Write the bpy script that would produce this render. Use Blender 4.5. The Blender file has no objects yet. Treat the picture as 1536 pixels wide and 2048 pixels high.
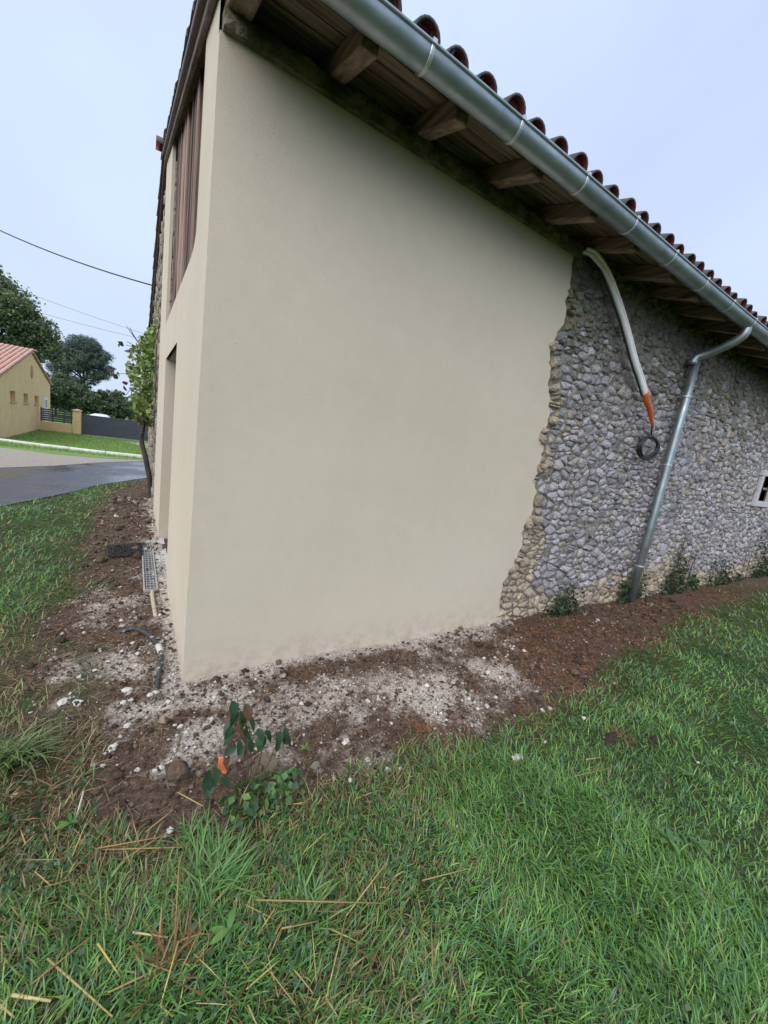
import bpy, bmesh, math, random
import numpy as np
from mathutils import Vector, Matrix, noise as mnoise
random.seed(7); rng = np.random.default_rng(7)
R = math.radians
SC = bpy.context.scene; COL = SC.collection

# ------------------------------------------------------------------ camera
YAW, PITCH, ROLL, F = R(33.0702), R(-10.1304), R(8.2507), 789.41
CAM = np.array([-0.2828, -2.3907, 1.6])
_f = np.array([math.sin(YAW)*math.cos(PITCH), math.cos(YAW)*math.cos(PITCH), math.sin(PITCH)])
_r = np.array([math.cos(YAW), -math.sin(YAW), 0.0]); _u = np.cross(_r, _f)
_c, _s = math.cos(ROLL), math.sin(ROLL)
_r, _u = _c*_r+_s*_u, -_s*_r+_c*_u
cd = bpy.data.cameras.new('camera'); cam = bpy.data.objects.new('camera', cd); COL.objects.link(cam)
cd.sensor_fit = 'HORIZONTAL'; cd.sensor_width = 36; cd.lens = 36*F/1536; cd.clip_start = 0.02; cd.clip_end = 2000
M4 = Matrix.Identity(4)
for i in range(3):
    M4[i][0], M4[i][1], M4[i][2], M4[i][3] = _r[i], _u[i], -_f[i], CAM[i]
cam.matrix_world = M4; SC.camera = cam

# ------------------------------------------------------------------ sky, sun, exposure
SUN_EL, SUN_AZ = R(43), R(-123)      # azimuth: 0 = +Y, positive towards +X
w = bpy.data.worlds.new('World'); SC.world = w; w.use_nodes = True
nt = w.node_tree; nt.nodes.clear()
out = nt.nodes.new('ShaderNodeOutputWorld'); bg = nt.nodes.new('ShaderNodeBackground'); bg.inputs[1].default_value = 0.055
sky = nt.nodes.new('ShaderNodeTexSky'); sky.sky_type = 'NISHITA'; sky.sun_disc = False
sky.sun_elevation = SUN_EL; sky.sun_rotation = SUN_AZ; sky.air_density = 1.0; sky.dust_density = 3.0
# overcast deck: pale even cloud with faint soft structure, over a little of the clear sky
tc = nt.nodes.new('ShaderNodeTexCoord'); nz = nt.nodes.new('ShaderNodeTexNoise'); nz.inputs['Scale'].default_value = 1.6; nz.inputs['Detail'].default_value = 5; nz.inputs['Distortion'].default_value = .6
cr = nt.nodes.new('ShaderNodeValToRGB'); e = cr.color_ramp.elements
e[0].position = .32; e[0].color = (5.4, 6.35, 8.8, 1); e[1].position = .70; e[1].color = (6.3, 7.5, 9.3, 1)
mx = nt.nodes.new('ShaderNodeMixRGB'); mx.inputs[0].default_value = .93
nt.links.new(tc.outputs['Generated'], nz.inputs['Vector']); nt.links.new(nz.outputs['Fac'], cr.inputs[0])
nt.links.new(sky.outputs[0], mx.inputs[1]); nt.links.new(cr.outputs[0], mx.inputs[2])
nt.links.new(mx.outputs[0], bg.inputs[0]); nt.links.new(bg.outputs[0], out.inputs[0])
sd = bpy.data.lights.new('sun', 'SUN'); sd.energy = 1.5; sd.angle = R(75); sd.color = (1, .98, .95)
sun = bpy.data.objects.new('sun', sd); COL.objects.link(sun)
sdir = Vector((math.sin(SUN_AZ)*math.cos(SUN_EL), math.cos(SUN_AZ)*math.cos(SUN_EL), math.sin(SUN_EL)))
sun.rotation_euler = sdir.to_track_quat('Z', 'Y').to_euler()
vs = SC.view_settings; vs.view_transform = 'Standard'; vs.look = 'None'; vs.exposure = 1.1; vs.gamma = 1; vs.use_curve_mapping = False

cy = SC.cycles; cy.max_bounces = 5; cy.diffuse_bounces = 3; cy.glossy_bounces = 3; cy.transmission_bounces = 3; cy.caustics_reflective = False; cy.caustics_refractive = False

# ------------------------------------------------------------------ helpers
def ray(px, py): return _r*(px-768)/F - _u*(py-1024)/F + _f
def on(px, py, ax, val):
    d = ray(px, py); return CAM + d*((val-CAM[ax])/d[ax])
def gp(px, py, z=0.0): return on(px, py, 2, z)
def proj(P):
    q = np.asarray(P, float)-CAM; z = q@_f
    return 768+F*(q@_r)/z, 1024-F*(q@_u)/z, z

MATS = {}
def new_mat(name):
    m = bpy.data.materials.new(name); m.use_nodes = True
    n = m.node_tree; b = n.nodes['Principled BSDF']; MATS[name] = m
    return m, n, b
def ramp(n, stops, fac):
    c = n.nodes.new('ShaderNodeValToRGB'); el = c.color_ramp.elements
    while len(el) < len(stops): el.new(.5)
    for k, (p, col) in enumerate(stops):
        el[k].position = p; el[k].color = (*col, 1)
    n.links.new(fac, c.inputs[0]); return c.outputs[0]
def noise_node(n, scale, detail=5, rough=.6, stretch=None, coord='Object', dist=0):
    t = n.nodes.new('ShaderNodeTexCoord'); src = t.outputs[coord]
    if stretch:
        mp = n.nodes.new('ShaderNodeMapping'); mp.inputs['Scale'].default_value = stretch
        n.links.new(src, mp.inputs[0]); src = mp.outputs[0]
    z = n.nodes.new('ShaderNodeTexNoise'); z.inputs['Scale'].default_value = scale
    z.inputs['Detail'].default_value = detail; z.inputs['Roughness'].default_value = rough; z.inputs['Distortion'].default_value = dist
    n.links.new(src, z.inputs['Vector']); return z.outputs['Fac']
def mixc(n, fac, a, b, mode='MIX'):
    m = n.nodes.new('ShaderNodeMixRGB'); m.blend_type = mode
    for i, v in ((0, fac), (1, a), (2, b)):
        if hasattr(v, 'is_output'): n.links.new(v, m.inputs[i])
        elif i == 0: m.inputs[0].default_value = v
        else: m.inputs[i].default_value = (*v, 1)
    return m.outputs[0]
def mathn(n, op, a, b=0.0):
    m = n.nodes.new('ShaderNodeMath'); m.operation = op
    for i, v in ((0, a), (1, b)):
        if hasattr(v, 'is_output'): n.links.new(v, m.inputs[i])
        else: m.inputs[i].default_value = v
    return m.outputs[0]
def bump(n, b, h, strength=.5, dist=.01):
    k = n.nodes.new('ShaderNodeBump'); k.inputs['Strength'].default_value = strength; k.inputs['Distance'].default_value = dist
    n.links.new(h, k.inputs['Height']); n.links.new(k.outputs[0], b.inputs['Normal'])
def attr(n, name):
    a = n.nodes.new('ShaderNodeAttribute'); a.attribute_name = name; return a
def simple(name, stops, scale=8, rough=.8, bstr=.3, bdist=.004, bscale=None, stretch=None, metal=0, spec=None, detail=6):
    m, n, b = new_mat(name)
    f = noise_node(n, scale, detail, .62, stretch)
    n.links.new(ramp(n, stops, f), b.inputs['Base Color'])
    b.inputs['Roughness'].default_value = rough; b.inputs['Metallic'].default_value = metal
    if spec is not None: b.inputs['Specular IOR Level'].default_value = spec
    if bstr: bump(n, b, noise_node(n, bscale or scale*4, 6, .65, stretch), bstr, bdist)
    return m

class MB:
    """collects faces, builds ONE mesh object"""
    def __init__(s): s.v = []; s.f = []; s.mi = []
    def add(s, vs, fs, mi=0):
        o = len(s.v); s.v += [tuple(p) for p in vs]
        for q in fs: s.f.append(tuple(o+i for i in q)); s.mi.append(mi)
        return s
    def box(s, a, b, mi=0):
        x0, y0, z0 = a; x1, y1, z1 = b
        vs = [(x, y, z) for z in (z0, z1) for y in (y0, y1) for x in (x0, x1)]
        return s.add(vs, [(0, 2, 3, 1), (4, 5, 7, 6), (0, 1, 5, 4), (2, 6, 7, 3), (0, 4, 6, 2), (1, 3, 7, 5)], mi)
    def hexa(s, vs, mi=0):      # 8 points ordered like box
        return s.add(vs, [(0, 2, 3, 1), (4, 5, 7, 6), (0, 1, 5, 4), (2, 6, 7, 3), (0, 4, 6, 2), (1, 3, 7, 5)], mi)
    def tube(s, pts, rad, seg=10, cap=True, flat=1.0, mi=0):
        pts = [Vector(p) for p in pts]; n = len(pts)
        rad = rad if hasattr(rad, '__len__') else [rad]*n
        up = Vector((0, 0, 1)); o = len(s.v); prev = None
        for i, p in enumerate(pts):
            t = (pts[min(i+1, n-1)]-pts[max(i-1, 0)]).normalized()
            a = prev if prev else (up if abs(t.z) < .95 else Vector((0, 1, 0)))
            b1 = (a - t*a.dot(t)).normalized(); b2 = t.cross(b1); prev = b1
            for k in range(seg):
                an = 2*math.pi*k/seg
                s.v.append(tuple(p + b1*math.cos(an)*rad[i] + b2*math.sin(an)*rad[i]*flat))
        for i in range(n-1):
            for k in range(seg):
                a, b = o+i*seg+k, o+i*seg+(k+1) % seg
                s.f.append((a, b, b+seg, a+seg)); s.mi.append(mi)
        if cap:
            s.f.append(tuple(o+k for k in reversed(range(seg)))); s.mi.append(mi)
            s.f.append(tuple(o+(n-1)*seg+k for k in range(seg))); s.mi.append(mi)
        return s
    def mesh(s, name, mats, smooth=False, org=(0, 0, 0)):
        me = bpy.data.meshes.new(name)
        me.from_pydata([(a-org[0], b-org[1], c-org[2]) for a, b, c in s.v], [], s.f)
        for m in (mats if isinstance(mats, (list, tuple)) else [mats]): me.materials.append(m)
        if any(s.mi): me.polygons.foreach_set('material_index', s.mi)
        if smooth: me.polygons.foreach_set('use_smooth', [True]*len(s.f))
        me.update(); return me
    def build(s, name, mats, parent=None, smooth=False, org=None):
        if org is None: org = root_loc(parent)
        return link(name, s.mesh(name, mats, smooth, org), parent, org if parent is None else None)
def root_loc(o):
    if o is None: return (0, 0, 0)
    while o.parent: o = o.parent
    return tuple(o.location)
def link(name, me, parent=None, loc=None):
    o = bpy.data.objects.new(name, me); COL.objects.link(o)
    if parent: o.parent = parent
    if loc: o.location = loc
    return o
def tag(o, label, cat=None, group=None, kind=None):
    o['label'] = label
    if cat: o['category'] = cat
    if group: o['group'] = group
    if kind: o['kind'] = kind
    return o
def empty(name, loc, label, cat, group=None):
    o = bpy.data.objects.new(name, None); COL.objects.link(o); o.location = loc; o.empty_display_size = .1
    return tag(o, label, cat, group)
def structure(o): o['kind'] = 'structure'; return o
def bevel(o, wd, seg=1):
    m = o.modifiers.new('bevel', 'BEVEL'); m.width = wd; m.segments = seg; m.limit_method = 'ANGLE'; return o
def fast_mesh(name, V, faces_list, mats, colors=None, smooth=False):
    """V (n,3); faces_list: list of int arrays (m,k) with equal k per array; colors (n,3) per vertex"""
    me = bpy.data.meshes.new(name); V = np.asarray(V, np.float32)
    me.vertices.add(len(V)); me.vertices.foreach_set('co', V.ravel())
    li = np.concatenate([a.ravel() for a in faces_list]).astype(np.int32)
    tot = np.concatenate([np.full(len(a), a.shape[1]) for a in faces_list]).astype(np.int32)
    st = np.concatenate([[0], np.cumsum(tot)[:-1]]).astype(np.int32)
    me.loops.add(len(li)); me.loops.foreach_set('vertex_index', li)
    me.polygons.add(len(tot)); me.polygons.foreach_set('loop_start', st); me.polygons.foreach_set('loop_total', tot)
    for m in (mats if isinstance(mats, (list, tuple)) else [mats]): me.materials.append(m)
    if smooth: me.polygons.foreach_set('use_smooth', np.ones(len(tot), bool))
    if colors is not None: set_col(me, colors)
    me.update(calc_edges=True); me.validate(); return me
def set_col(me, colors, name='col'):
    a = me.color_attributes.new(name, 'FLOAT_COLOR', 'POINT')
    c = np.ones((len(me.vertices), 4), np.float32); c[:, :3] = colors
    a.data.foreach_set('color', c.ravel())

def spline(P, k=6):
    P = [np.array(p, float) for p in P]; o_ = []
    for i in range(len(P)-1):
        p0, p1, p2, p3 = P[max(i-1, 0)], P[i], P[i+1], P[min(i+2, len(P)-1)]
        for t in np.linspace(0, 1, k, endpoint=False): o_.append(tuple(.5*((2*p1)+(-p0+p2)*t+(2*p0-5*p1+4*p2-p3)*t*t+(-p0+3*p1-3*p2+p3)*t**3)))
    return o_+[tuple(P[-1])]
# value noise in numpy for masks
_perm = np.random.default_rng(3).random((256, 256))
def vnoise(x, y, sc):
    x = np.asarray(x)*sc; y = np.asarray(y)*sc
    xi = np.floor(x).astype(int); yi = np.floor(y).astype(int); fx = x-xi; fy = y-yi
    fx = fx*fx*(3-2*fx); fy = fy*fy*(3-2*fy)
    g = lambda a, b: _perm[a % 256, b % 256]
    return (g(xi, yi)*(1-fx)+g(xi+1, yi)*fx)*(1-fy)+(g(xi, yi+1)*(1-fx)+g(xi+1, yi+1)*fx)*fy
def fbm(x, y, sc, o=4):
    s = 0; a = .5; t = 0
    for k in range(o): s = s+a*vnoise(x+k*17.3, y+k*9.1, sc*2**k); t += a; a *= .55
    return s/t
def sstep(a, b, x): t = np.clip((x-a)/(b-a), 0, 1); return t*t*(3-2*t)
def poly_sd(P, x, y):
    """signed distance to polygon, negative inside"""
    x = np.asarray(x, float); y = np.asarray(y, float); d = np.full(x.shape, 1e9); ins = np.zeros(x.shape, bool); n = len(P)
    for i in range(n):
        ax, ay = P[i]; bx, by = P[(i+1) % n]; ex, ey = bx-ax, by-ay
        t = np.clip(((x-ax)*ex+(y-ay)*ey)/(ex*ex+ey*ey+1e-12), 0, 1)
        d = np.minimum(d, np.hypot(x-ax-t*ex, y-ay-t*ey))
        c = ((ay > y) != (by > y)) & (x < (bx-ax)*(y-ay)/((by-ay) if by != ay else 1e-9)+ax)
        ins ^= c
    return np.where(ins, -d, d)

# ------------------------------------------------------------------ terrain profile and ground zones
def prof(y): return np.interp(y, [-500, 4, 16.5, 27, 38, 44, 60, 900], [0, 0, -.4675, -1.2, -1.2, -1.72, -1.72, -1.72])
def G(x0, y0):      # a point read off a level ground, moved on to the falling ground along the same line of sight
    D0 = y0+2.39
    lo, hi = .9, 4.0
    for _ in range(50):
        k = (lo+hi)/2; z = 1.6-1.6*k
        if z > prof(k*D0-2.39): lo = k
        else: hi = k
    return (-.2828+(x0+.2828)*k, k*D0-2.39)
SOIL = [(16, .3), (16, -.4), (8.46, -.46), (5.64, -.54), (3.35, -.82), (2.21, -.97), (1.69, -1.0), (1.21, -1.0), (.85, -1.02), (.48, -1.0), (.18, -.93), (-.02, -.96), (-.14, -.95), (-.37, -.72), (-.58, -.5),
        (-.66, -.23), (-.62, .07), (-.78, .47), (-.74, .98), (-.58, 1.57), (-.6, 3.07), (-.58, 4.65), (-.46, 6.9), (-.05, 8.6), (.3, 8.6), (.3, .3)]
N_EDGE = [(-6.5, -6), (-4.4, -1), (-2.9, 2.6), (-1.83, 4.9), (-1.33, 6.07), (-.87, 7.6), (-.03, 9.35), (3, 14.5), (8, 22), (30, 55)]
F_EDGE = [(-10, -4), (-8, 0), (-5, 5.6), (-2.81, 9.57), (-2.1, 10.7), (-1.18, 12.8), (.06, 14.9), (2.6, 19), (6, 24.5), (27, 57)]
ROADP = N_EDGE + F_EDGE[::-1]
def zone_grass(x, y):
    """1 = full turf, 0 = bare soil"""
    sd = poly_sd(SOIL, x, y) + (fbm(x, y, 2.2)-.5)*.32 + (fbm(x+5, y+3, 9)-.5)*.22
    g = sstep(-.02, .16, sd)
    g = np.maximum(g, .55*sstep(.53, .66, fbm(x+2.7, y+1.9, 3.1))*sstep(.28, .5, np.where(x < 0, -x, np.clip(x-2.5, 0, 1)*.5)))
    return g
def lime(x, y):
    s = np.exp(-np.clip(-y, 0, 9)/.10)*(x > -.1)*(x < 3.0)*(y < .02)*1.15
    s = np.maximum(s, np.exp(-np.clip(-x, 0, 9)/.09)*(y > -.12)*(y < 6)*(x < .02)*1.1)
    for px, py, r_, a in LIMEP:
        p = gp(px, py); s = np.maximum(s, a*np.exp(-((x-p[0])**2+(y-p[1])**2)/(r_*r_)))
    return np.clip(s*1.12 + (fbm(x, y, 6)-.5)*1.5*(s > .04) + (fbm(x+3, y, 24)-.5)*.7*(s > .04), 0, 1)
LIMEP = [(400, 1480, .16, .9), (250, 1330, .22, .75), (700, 1395, .3, .75), (860, 1385, .32, .85), (330, 1540, .07, .95), (600, 1410, .2, .6), (980, 1330, .3, .55), (790, 1535, .07, .8), (720, 1565, .08, .6), (160, 1330, .2, .65), (230, 1215, .3, .6), (60, 1400, .12, .5), (440, 1380, .25, .6), (540, 1480, .14, .5), (120, 1500, .1, .4), (1010, 1370, .3, .5), (300, 1420, .15, .7), (130, 1410, .1, .6)]

xs = np.unique(np.concatenate([-np.geomspace(3.2, 600, 26)[::-1], np.arange(-3.2, 8.0, .04), np.geomspace(8, 600, 26)]))
ys = np.unique(np.concatenate([-np.geomspace(3, 400, 20)[::-1], np.arange(-3.0, 7, .04), np.arange(7, 30, .5), np.geomspace(30, 900, 22), [16.5, 27, 38, 44]]))
GX, GY = np.meshgrid(xs, ys); gz = prof(GY)
near = (GX > -3.3)*(GX < 8.1)*(GY > -3.1)*(GY < 7.1)
zg = zone_grass(GX, GY); zl = lime(GX, GY)
sdr = poly_sd(ROADP, GX, GY)
rough = (fbm(GX, GY, 3)-.5)*.05 + (fbm(GX, GY, 12)-.5)*.035*(1-zg) + (fbm(GX, GY, 30, 2)-.5)*.018*(1-zg)
wallpin = np.where((GX > -.06) & (GY > -.06), 0, 1)
gz = gz + near*rough*sstep(.1, .6, sdr) - .008*(1-sstep(.0, .5, sdr)) + near*.012*zl*(1-zg)
def relief(x, y):       # same surface for scattered things
    x = np.asarray(x, float); y = np.asarray(y, float); g = zone_grass(x, y)
    nr = (x > -3.3)*(x < 8.1)*(y > -3.1)*(y < 7.1); s_ = poly_sd(ROADP, x, y)
    r_ = (fbm(x, y, 3)-.5)*.05 + (fbm(x, y, 12)-.5)*.035*(1-g) + (fbm(x, y, 30, 2)-.5)*.018*(1-g)
    return prof(y) + nr*r_*sstep(.1, .6, s_) - .008*(1-sstep(0, .5, s_)) + nr*.012*lime(x, y)*(1-g)
nx, ny = len(xs), len(ys)
idx = np.arange(nx*ny).reshape(ny, nx)
quads = np.stack([idx[:-1, :-1], idx[:-1, 1:], idx[1:, 1:], idx[1:, :-1]], -1).reshape(-1, 4)

m, n, b = new_mat('ground')
z = attr(n, 'col'); sep = n.nodes.new('ShaderNodeSeparateColor'); n.links.new(z.outputs['Color'], sep.inputs[0])
soilc = ramp(n, [(.30, (.032, .02, .014)), (.5, (.10, .064, .044)), (.72, (.26, .19, .135))], noise_node(n, 34, 7, .8))
limec = ramp(n, [(.3, (.20, .155, .12)), (.5, (.48, .42, .36)), (.70, (.78, .75, .70))], noise_node(n, 75, 5, .8))
turf = ramp(n, [(.3, (.025, .03, .012)), (.6, (.05, .08, .022)), (.8, (.08, .07, .03))], noise_node(n, 20, 8, .7))
lawn = ramp(n, [(.3, (.12, .21, .04)), (.6, (.18, .29, .06)), (.8, (.24, .32, .10))], noise_node(n, 3.0, 8, .75))
lf = mathn(n, 'MULTIPLY', sep.outputs[1], mathn(n, 'POWER', mathn(n, 'MULTIPLY', noise_node(n, 40, 7, .88), 2.0), 3.0))
lf2 = mathn(n, 'SMOOTH_MIN', lf, 1.0)
ls = n.nodes.new('ShaderNodeMapRange'); ls.inputs[1].default_value = .22; ls.inputs[2].default_value = .75; n.links.new(lf, ls.inputs[0])
c1 = mixc(n, ls.outputs[0], soilc, limec); c2 = mixc(n, sep.outputs[0], c1, turf); c3 = mixc(n, sep.outputs[2], c2, lawn)
n.links.new(c3, b.inputs['Base Color']); b.inputs['Roughness'].default_value = .85; b.inputs['Specular IOR Level'].default_value = .25
bump(n, b, noise_node(n, 70, 5, .8), .9, .012)
zc = np.stack([zg, zl*(1-zg*.7), sstep(9, 12, GY)], -1).reshape(-1, 3)
go = structure(link('ground', fast_mesh('ground', np.stack([GX, GY, gz], -1).reshape(-1, 3), [quads], m, zc, True)))

def strip(name, A, B, dz, mat, sub=8, nseg=6, crown=0):
    """sheet between two polylines draped on the terrain"""
    def res(P, k):
        P = np.array(P, float); d = np.concatenate([[0], np.cumsum(np.hypot(*np.diff(P, axis=0).T))]); t = np.linspace(0, d[-1], k)
        return np.stack([np.interp(t, d, P[:, 0]), np.interp(t, d, P[:, 1])], -1)
    k = 90; a = res(A, k); bb = res(B, k); V = []
    for j in range(nseg+1):
        q = a+(bb-a)*j/nseg
        wob = 0 if 0 < j < nseg else .05
        q = q+np.stack([(fbm(q[:, 0], q[:, 1], 3)-.5), (fbm(q[:, 0]+7, q[:, 1], 3)-.5)], -1)*wob*2
        V.append(np.column_stack([q, prof(q[:, 1])+dz+crown*(1-(2*j/nseg-1)**2)]))
    V = np.concatenate(V); ix = np.arange(len(V)).reshape(nseg+1, k)
    qd = np.stack([ix[:-1, :-1], ix[:-1, 1:], ix[1:, 1:], ix[1:, :-1]], -1).reshape(-1, 4)
    return structure(link(name, fast_mesh(name, V, [qd], mat, None, True)))
m, n, b = new_mat('asphalt')
pf = noise_node(n, .8, 4, .6, (1, 1, 1))
n.links.new(mixc(n, .5, ramp(n, [(.3, (.035, .037, .045)), (.7, (.075, .078, .088))], noise_node(n, 30, 8, .8)), ramp(n, [(.35, (.03, .033, .04)), (.6, (.085, .085, .09))], pf)), b.inputs['Base Color'])
mr = n.nodes.new('ShaderNodeMapRange'); mr.inputs[1].default_value = .45; mr.inputs[2].default_value = .62; mr.inputs[3].default_value = .38; mr.inputs[4].default_value = .05; n.links.new(pf, mr.inputs[0])
n.links.new(mr.outputs[0], b.inputs['Roughness']); bump(n, b, noise_node(n, 120, 4, .7), .35, .004)
ASPH = m
GRAV = simple('gravel', [(.3, (.22, .18, .14)), (.55, (.36, .31, .25)), (.75, (.48, .43, .37))], 26, .9, .8, .02, 60)
road = strip('road', N_EDGE, F_EDGE, .004, ASPH, crown=.01)
S_EDGE = [(-22, 14), (-14, 13), (-8, 17.5), (-4.08, 15.7), (-2.64, 14.6), (-1.27, 14.4), (.05, 15.1), (2.6, 19.3), (6, 24.9), (27, 57.5)]
structure(strip('gravel_shoulder', F_EDGE, S_EDGE, .008, GRAV))
# ------------------------------------------------------------------ materials of the barn
m, n, b = new_mat('cream_render'); CREAM = m
lo = noise_node(n, .9, 4, .5); fi = noise_node(n, 130, 4, .75)
base = mixc(n, .35, ramp(n, [(.3, (.585, .515, .402)), (.7, (.64, .568, .448))], lo), ramp(n, [(.3, (.57, .50, .39)), (.7, (.665, .592, .468))], noise_node(n, 9, 6, .7)))
# mud splash and damp tide mark low on the wall, faint runs of tone higher up
tco = n.nodes.new('ShaderNodeTexCoord'); sxyz = n.nodes.new('ShaderNodeSeparateXYZ'); n.links.new(tco.outputs['Object'], sxyz.inputs[0])
zr = n.nodes.new('ShaderNodeMapRange'); zr.inputs[1].default_value = .02; zr.inputs[2].default_value = .26; zr.inputs[3].default_value = .62; zr.inputs[4].default_value = 0; n.links.new(sxyz.outputs[2], zr.inputs[0])
sr = n.nodes.new('ShaderNodeMapRange'); sr.inputs[1].default_value = .44; sr.inputs[2].default_value = .62; n.links.new(noise_node(n, 11, 7, .75), sr.inputs[0])
base = mixc(n, mathn(n, 'MULTIPLY', zr.outputs[0], sr.outputs[0]), base, (.42, .33, .24))
base = mixc(n, .14, base, mixc(n, 1.0, base, ramp(n, [(.35, (.78, .79, .76)), (.6, (1.08, 1.07, 1.05))], noise_node(n, 1.4, 5, .65, (1, 1, .6))), 'MULTIPLY'))
n.links.new(base, b.inputs['Base Color']); b.inputs['Roughness'].default_value = .95; b.inputs['Specular IOR Level'].default_value = .15
pit = noise_node(n, 38, 3, .6, (1, 1, 2.4)); pr = n.nodes.new('ShaderNodeMapRange'); pr.inputs[1].default_value = .66; pr.inputs[2].default_value = .74; pr.inputs[3].default_value = 0; pr.inputs[4].default_value = -1.0; n.links.new(pit, pr.inputs[0])
bump(n, b, mathn(n, 'ADD', mathn(n, 'MULTIPLY', fi, 1.1), mathn(n, 'ADD', pr.outputs[0], mathn(n, 'MULTIPLY', noise_node(n, 3, 3, .5), .9))), .55, .004)
m, n, b = new_mat('stone'); STONE = m
a = attr(n, 'col')
mot = ramp(n, [(.30, (.42, .42, .43)), (.48, (.92, .92, .92)), (.70, (1.4, 1.38, 1.36))], noise_node(n, 32, 8, .8))
n.links.new(mixc(n, 1.0, a.outputs['Color'], mot, 'MULTIPLY'), b.inputs['Base Color']); b.inputs['Roughness'].default_value = .85
vo = n.nodes.new('ShaderNodeTexVoronoi'); vo.inputs['Scale'].default_value = 42; t_ = n.nodes.new('ShaderNodeTexCoord'); n.links.new(t_.outputs['Object'], vo.inputs['Vector'])
bump(n, b, mathn(n, 'ADD', noise_node(n, 34, 6, .75), mathn(n, 'MULTIPLY', vo.outputs['Distance'], .7)), 1.0, .028)
MORT = simple('old_mortar', [(.3, (.09, .075, .06)), (.5, (.23, .20, .165)), (.72, (.44, .40, .345))], 14, .95, 1.0, .03, 30)
def wood(name, c0, c1, c2, st, rough=.8, sc=3.0, bs=.6):
    return simple(name, [(.3, c0), (.5, c1), (.72, c2)], sc, rough, bs, .006, sc*2.2, st, detail=9)
PLANK = wood('weathered_plank', (.045, .026, .018), (.27, .185, .145), (.56, .45, .385), (16, 26, .45), .85, 3, 1.0)
SOFF = wood('soffit_board', (.05, .035, .024), (.19, .14, .095), (.40, .32, .22), (.7, 12, 12), .85, 3)
RAFT = wood('rafter_wood', (.06, .04, .027), (.23, .155, .108), (.42, .31, .225), (10, .7, 10), .8, 3)
GREYW = wood('grey_rake_wood', (.06, .045, .04), (.16, .12, .105), (.28, .22, .195), (12, .6, 6), .85, 3)
BROWNP = simple('brown_verge_paint', [(.3, (.09, .05, .036)), (.7, (.17, .10, .075))], 4, .55, .15, .002, 60)
MOSS = simple('mossy_mortar', [(.30, (.03, .038, .016)), (.45, (.085, .10, .035)), (.6, (.22, .19, .13)), (.8, (.36, .32, .24))], 8, .95, 1.0, .02, 26)
m, n, b = new_mat('zinc'); ZINC = m
n.links.new(ramp(n, [(.3, (.27, .33, .35)), (.7, (.45, .51, .53))], noise_node(n, 5, 6, .65)), b.inputs['Base Color'])
b.inputs['Metallic'].default_value = .85; n.links.new(ramp(n, [(.3, (.34,)*3), (.7, (.56,)*3)], noise_node(n, 9, 6, .7)), b.inputs['Roughness'])
bump(n, b, noise_node(n, 14, 3, .5), .12, .004)
m, n, b = new_mat('galvanised_strap'); STRAP = m
b.inputs['Base Color'].default_value = (.6, .63, .63, 1); b.inputs['Metallic'].default_value = .5; b.inputs['Roughness'].default_value = .35
TILE_O = simple('tile_outside', [(.28, (.05, .048, .046)), (.5, (.10, .095, .09)), (.72, (.17, .17, .165))], 9, .92, .5, .004, 60)
TILE_I = simple('tile_inside', [(.3, (.13, .016, .018)), (.7, (.22, .036, .032))], 9, .75, .4, .003, 60)

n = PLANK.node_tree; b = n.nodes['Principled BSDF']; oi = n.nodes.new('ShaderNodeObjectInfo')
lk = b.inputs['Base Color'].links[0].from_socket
n.links.new(mixc(n, 1.0, lk, ramp(n, [(0, (.22, .18, .17)), (.3, (.7, .66, .64)), (.6, (1.05, 1, 1)), (1, (1.5, 1.42, 1.36))], oi.outputs['Random']), 'MULTIPLY'), b.inputs['Base Color'])  # weathered tone per plank; shade of the gaps also put into the darkest ones
# ------------------------------------------------------------------ the barn
BX, BY, RIDGE, SL = 16.0, 9.15, 4.75, .302
def rz(y):      # height offset of the roof plane (0 at the wall line, front slope then back slope)
    return SL*y if y <= RIDGE else SL*(2*RIDGE-y)
barn = empty('stone_barn', (0, 0, 0), 'long stone barn with fresh cream render on its near corner and tiled eaves', 'barn')
EDGE = [(2.81, 3.34), (2.80, 3.2), (2.82, 3.08), (2.86, 2.95), (2.84, 2.82), (2.76, 2.68), (2.75, 2.56), (2.79, 2.42), (2.83, 2.25), (2.93, 2.06), (2.93, 1.95), (2.87, 1.85), (2.93, 1.72), (2.95, 1.6), (2.91, 1.42), (2.96, 1.28), (2.93, 1.12), (2.90, .95), (2.91, .78), (2.85, .6), (2.80, .45), (2.74, .3), (2.77, .16), (2.83, .02), (2.84, -.12)]
ex = np.array(EDGE); tt = np.linspace(3.34, -.12, 120)
erx = np.interp(-tt, -ex[:, 1], ex[:, 0]) + (fbm(tt*0+3, tt, 9)-.5)*.13 + (fbm(tt*0+8, tt, 30)-.5)*.07
def edge_x(zv): return np.interp(-np.asarray(zv), -tt, erx)
# rendered coat on the long wall: a thick skin with a rounded, crumbled free edge
mb = MB(); n_ = len(tt)
rows = [(0, 0.0, -.045), (1, 0.0, -.012), (2, .010, .004), (3, .045, .018)]
cols = [[(0, 0, zv) for zv in tt]]
for k, yo, xo in rows: cols.append([(float(erx[i])+xo+(0 if k == 0 else (random.random()-.5)*.008), yo, float(tt[i])) for i in range(n_)])
mid = [[(float(erx[i]-.045)*fr, 0, float(tt[i])) for i in range(n_)] for fr in (.5,)]
cols = [cols[0]]+mid+cols[1:]
V = [p for c in cols for p in c]; fs = []
for a_ in range(len(cols)-1):
    for i in range(n_-1): fs.append((a_*n_+i, a_*n_+i+1, (a_+1)*n_+i+1, (a_+1)*n_+i))
mb.add(V, fs)
mb.add([(0, 0, 3.34), (0, .03, 3.34), (0, .03, -.12), (0, 0, -.12)], [(0, 1, 2, 3)])
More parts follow.
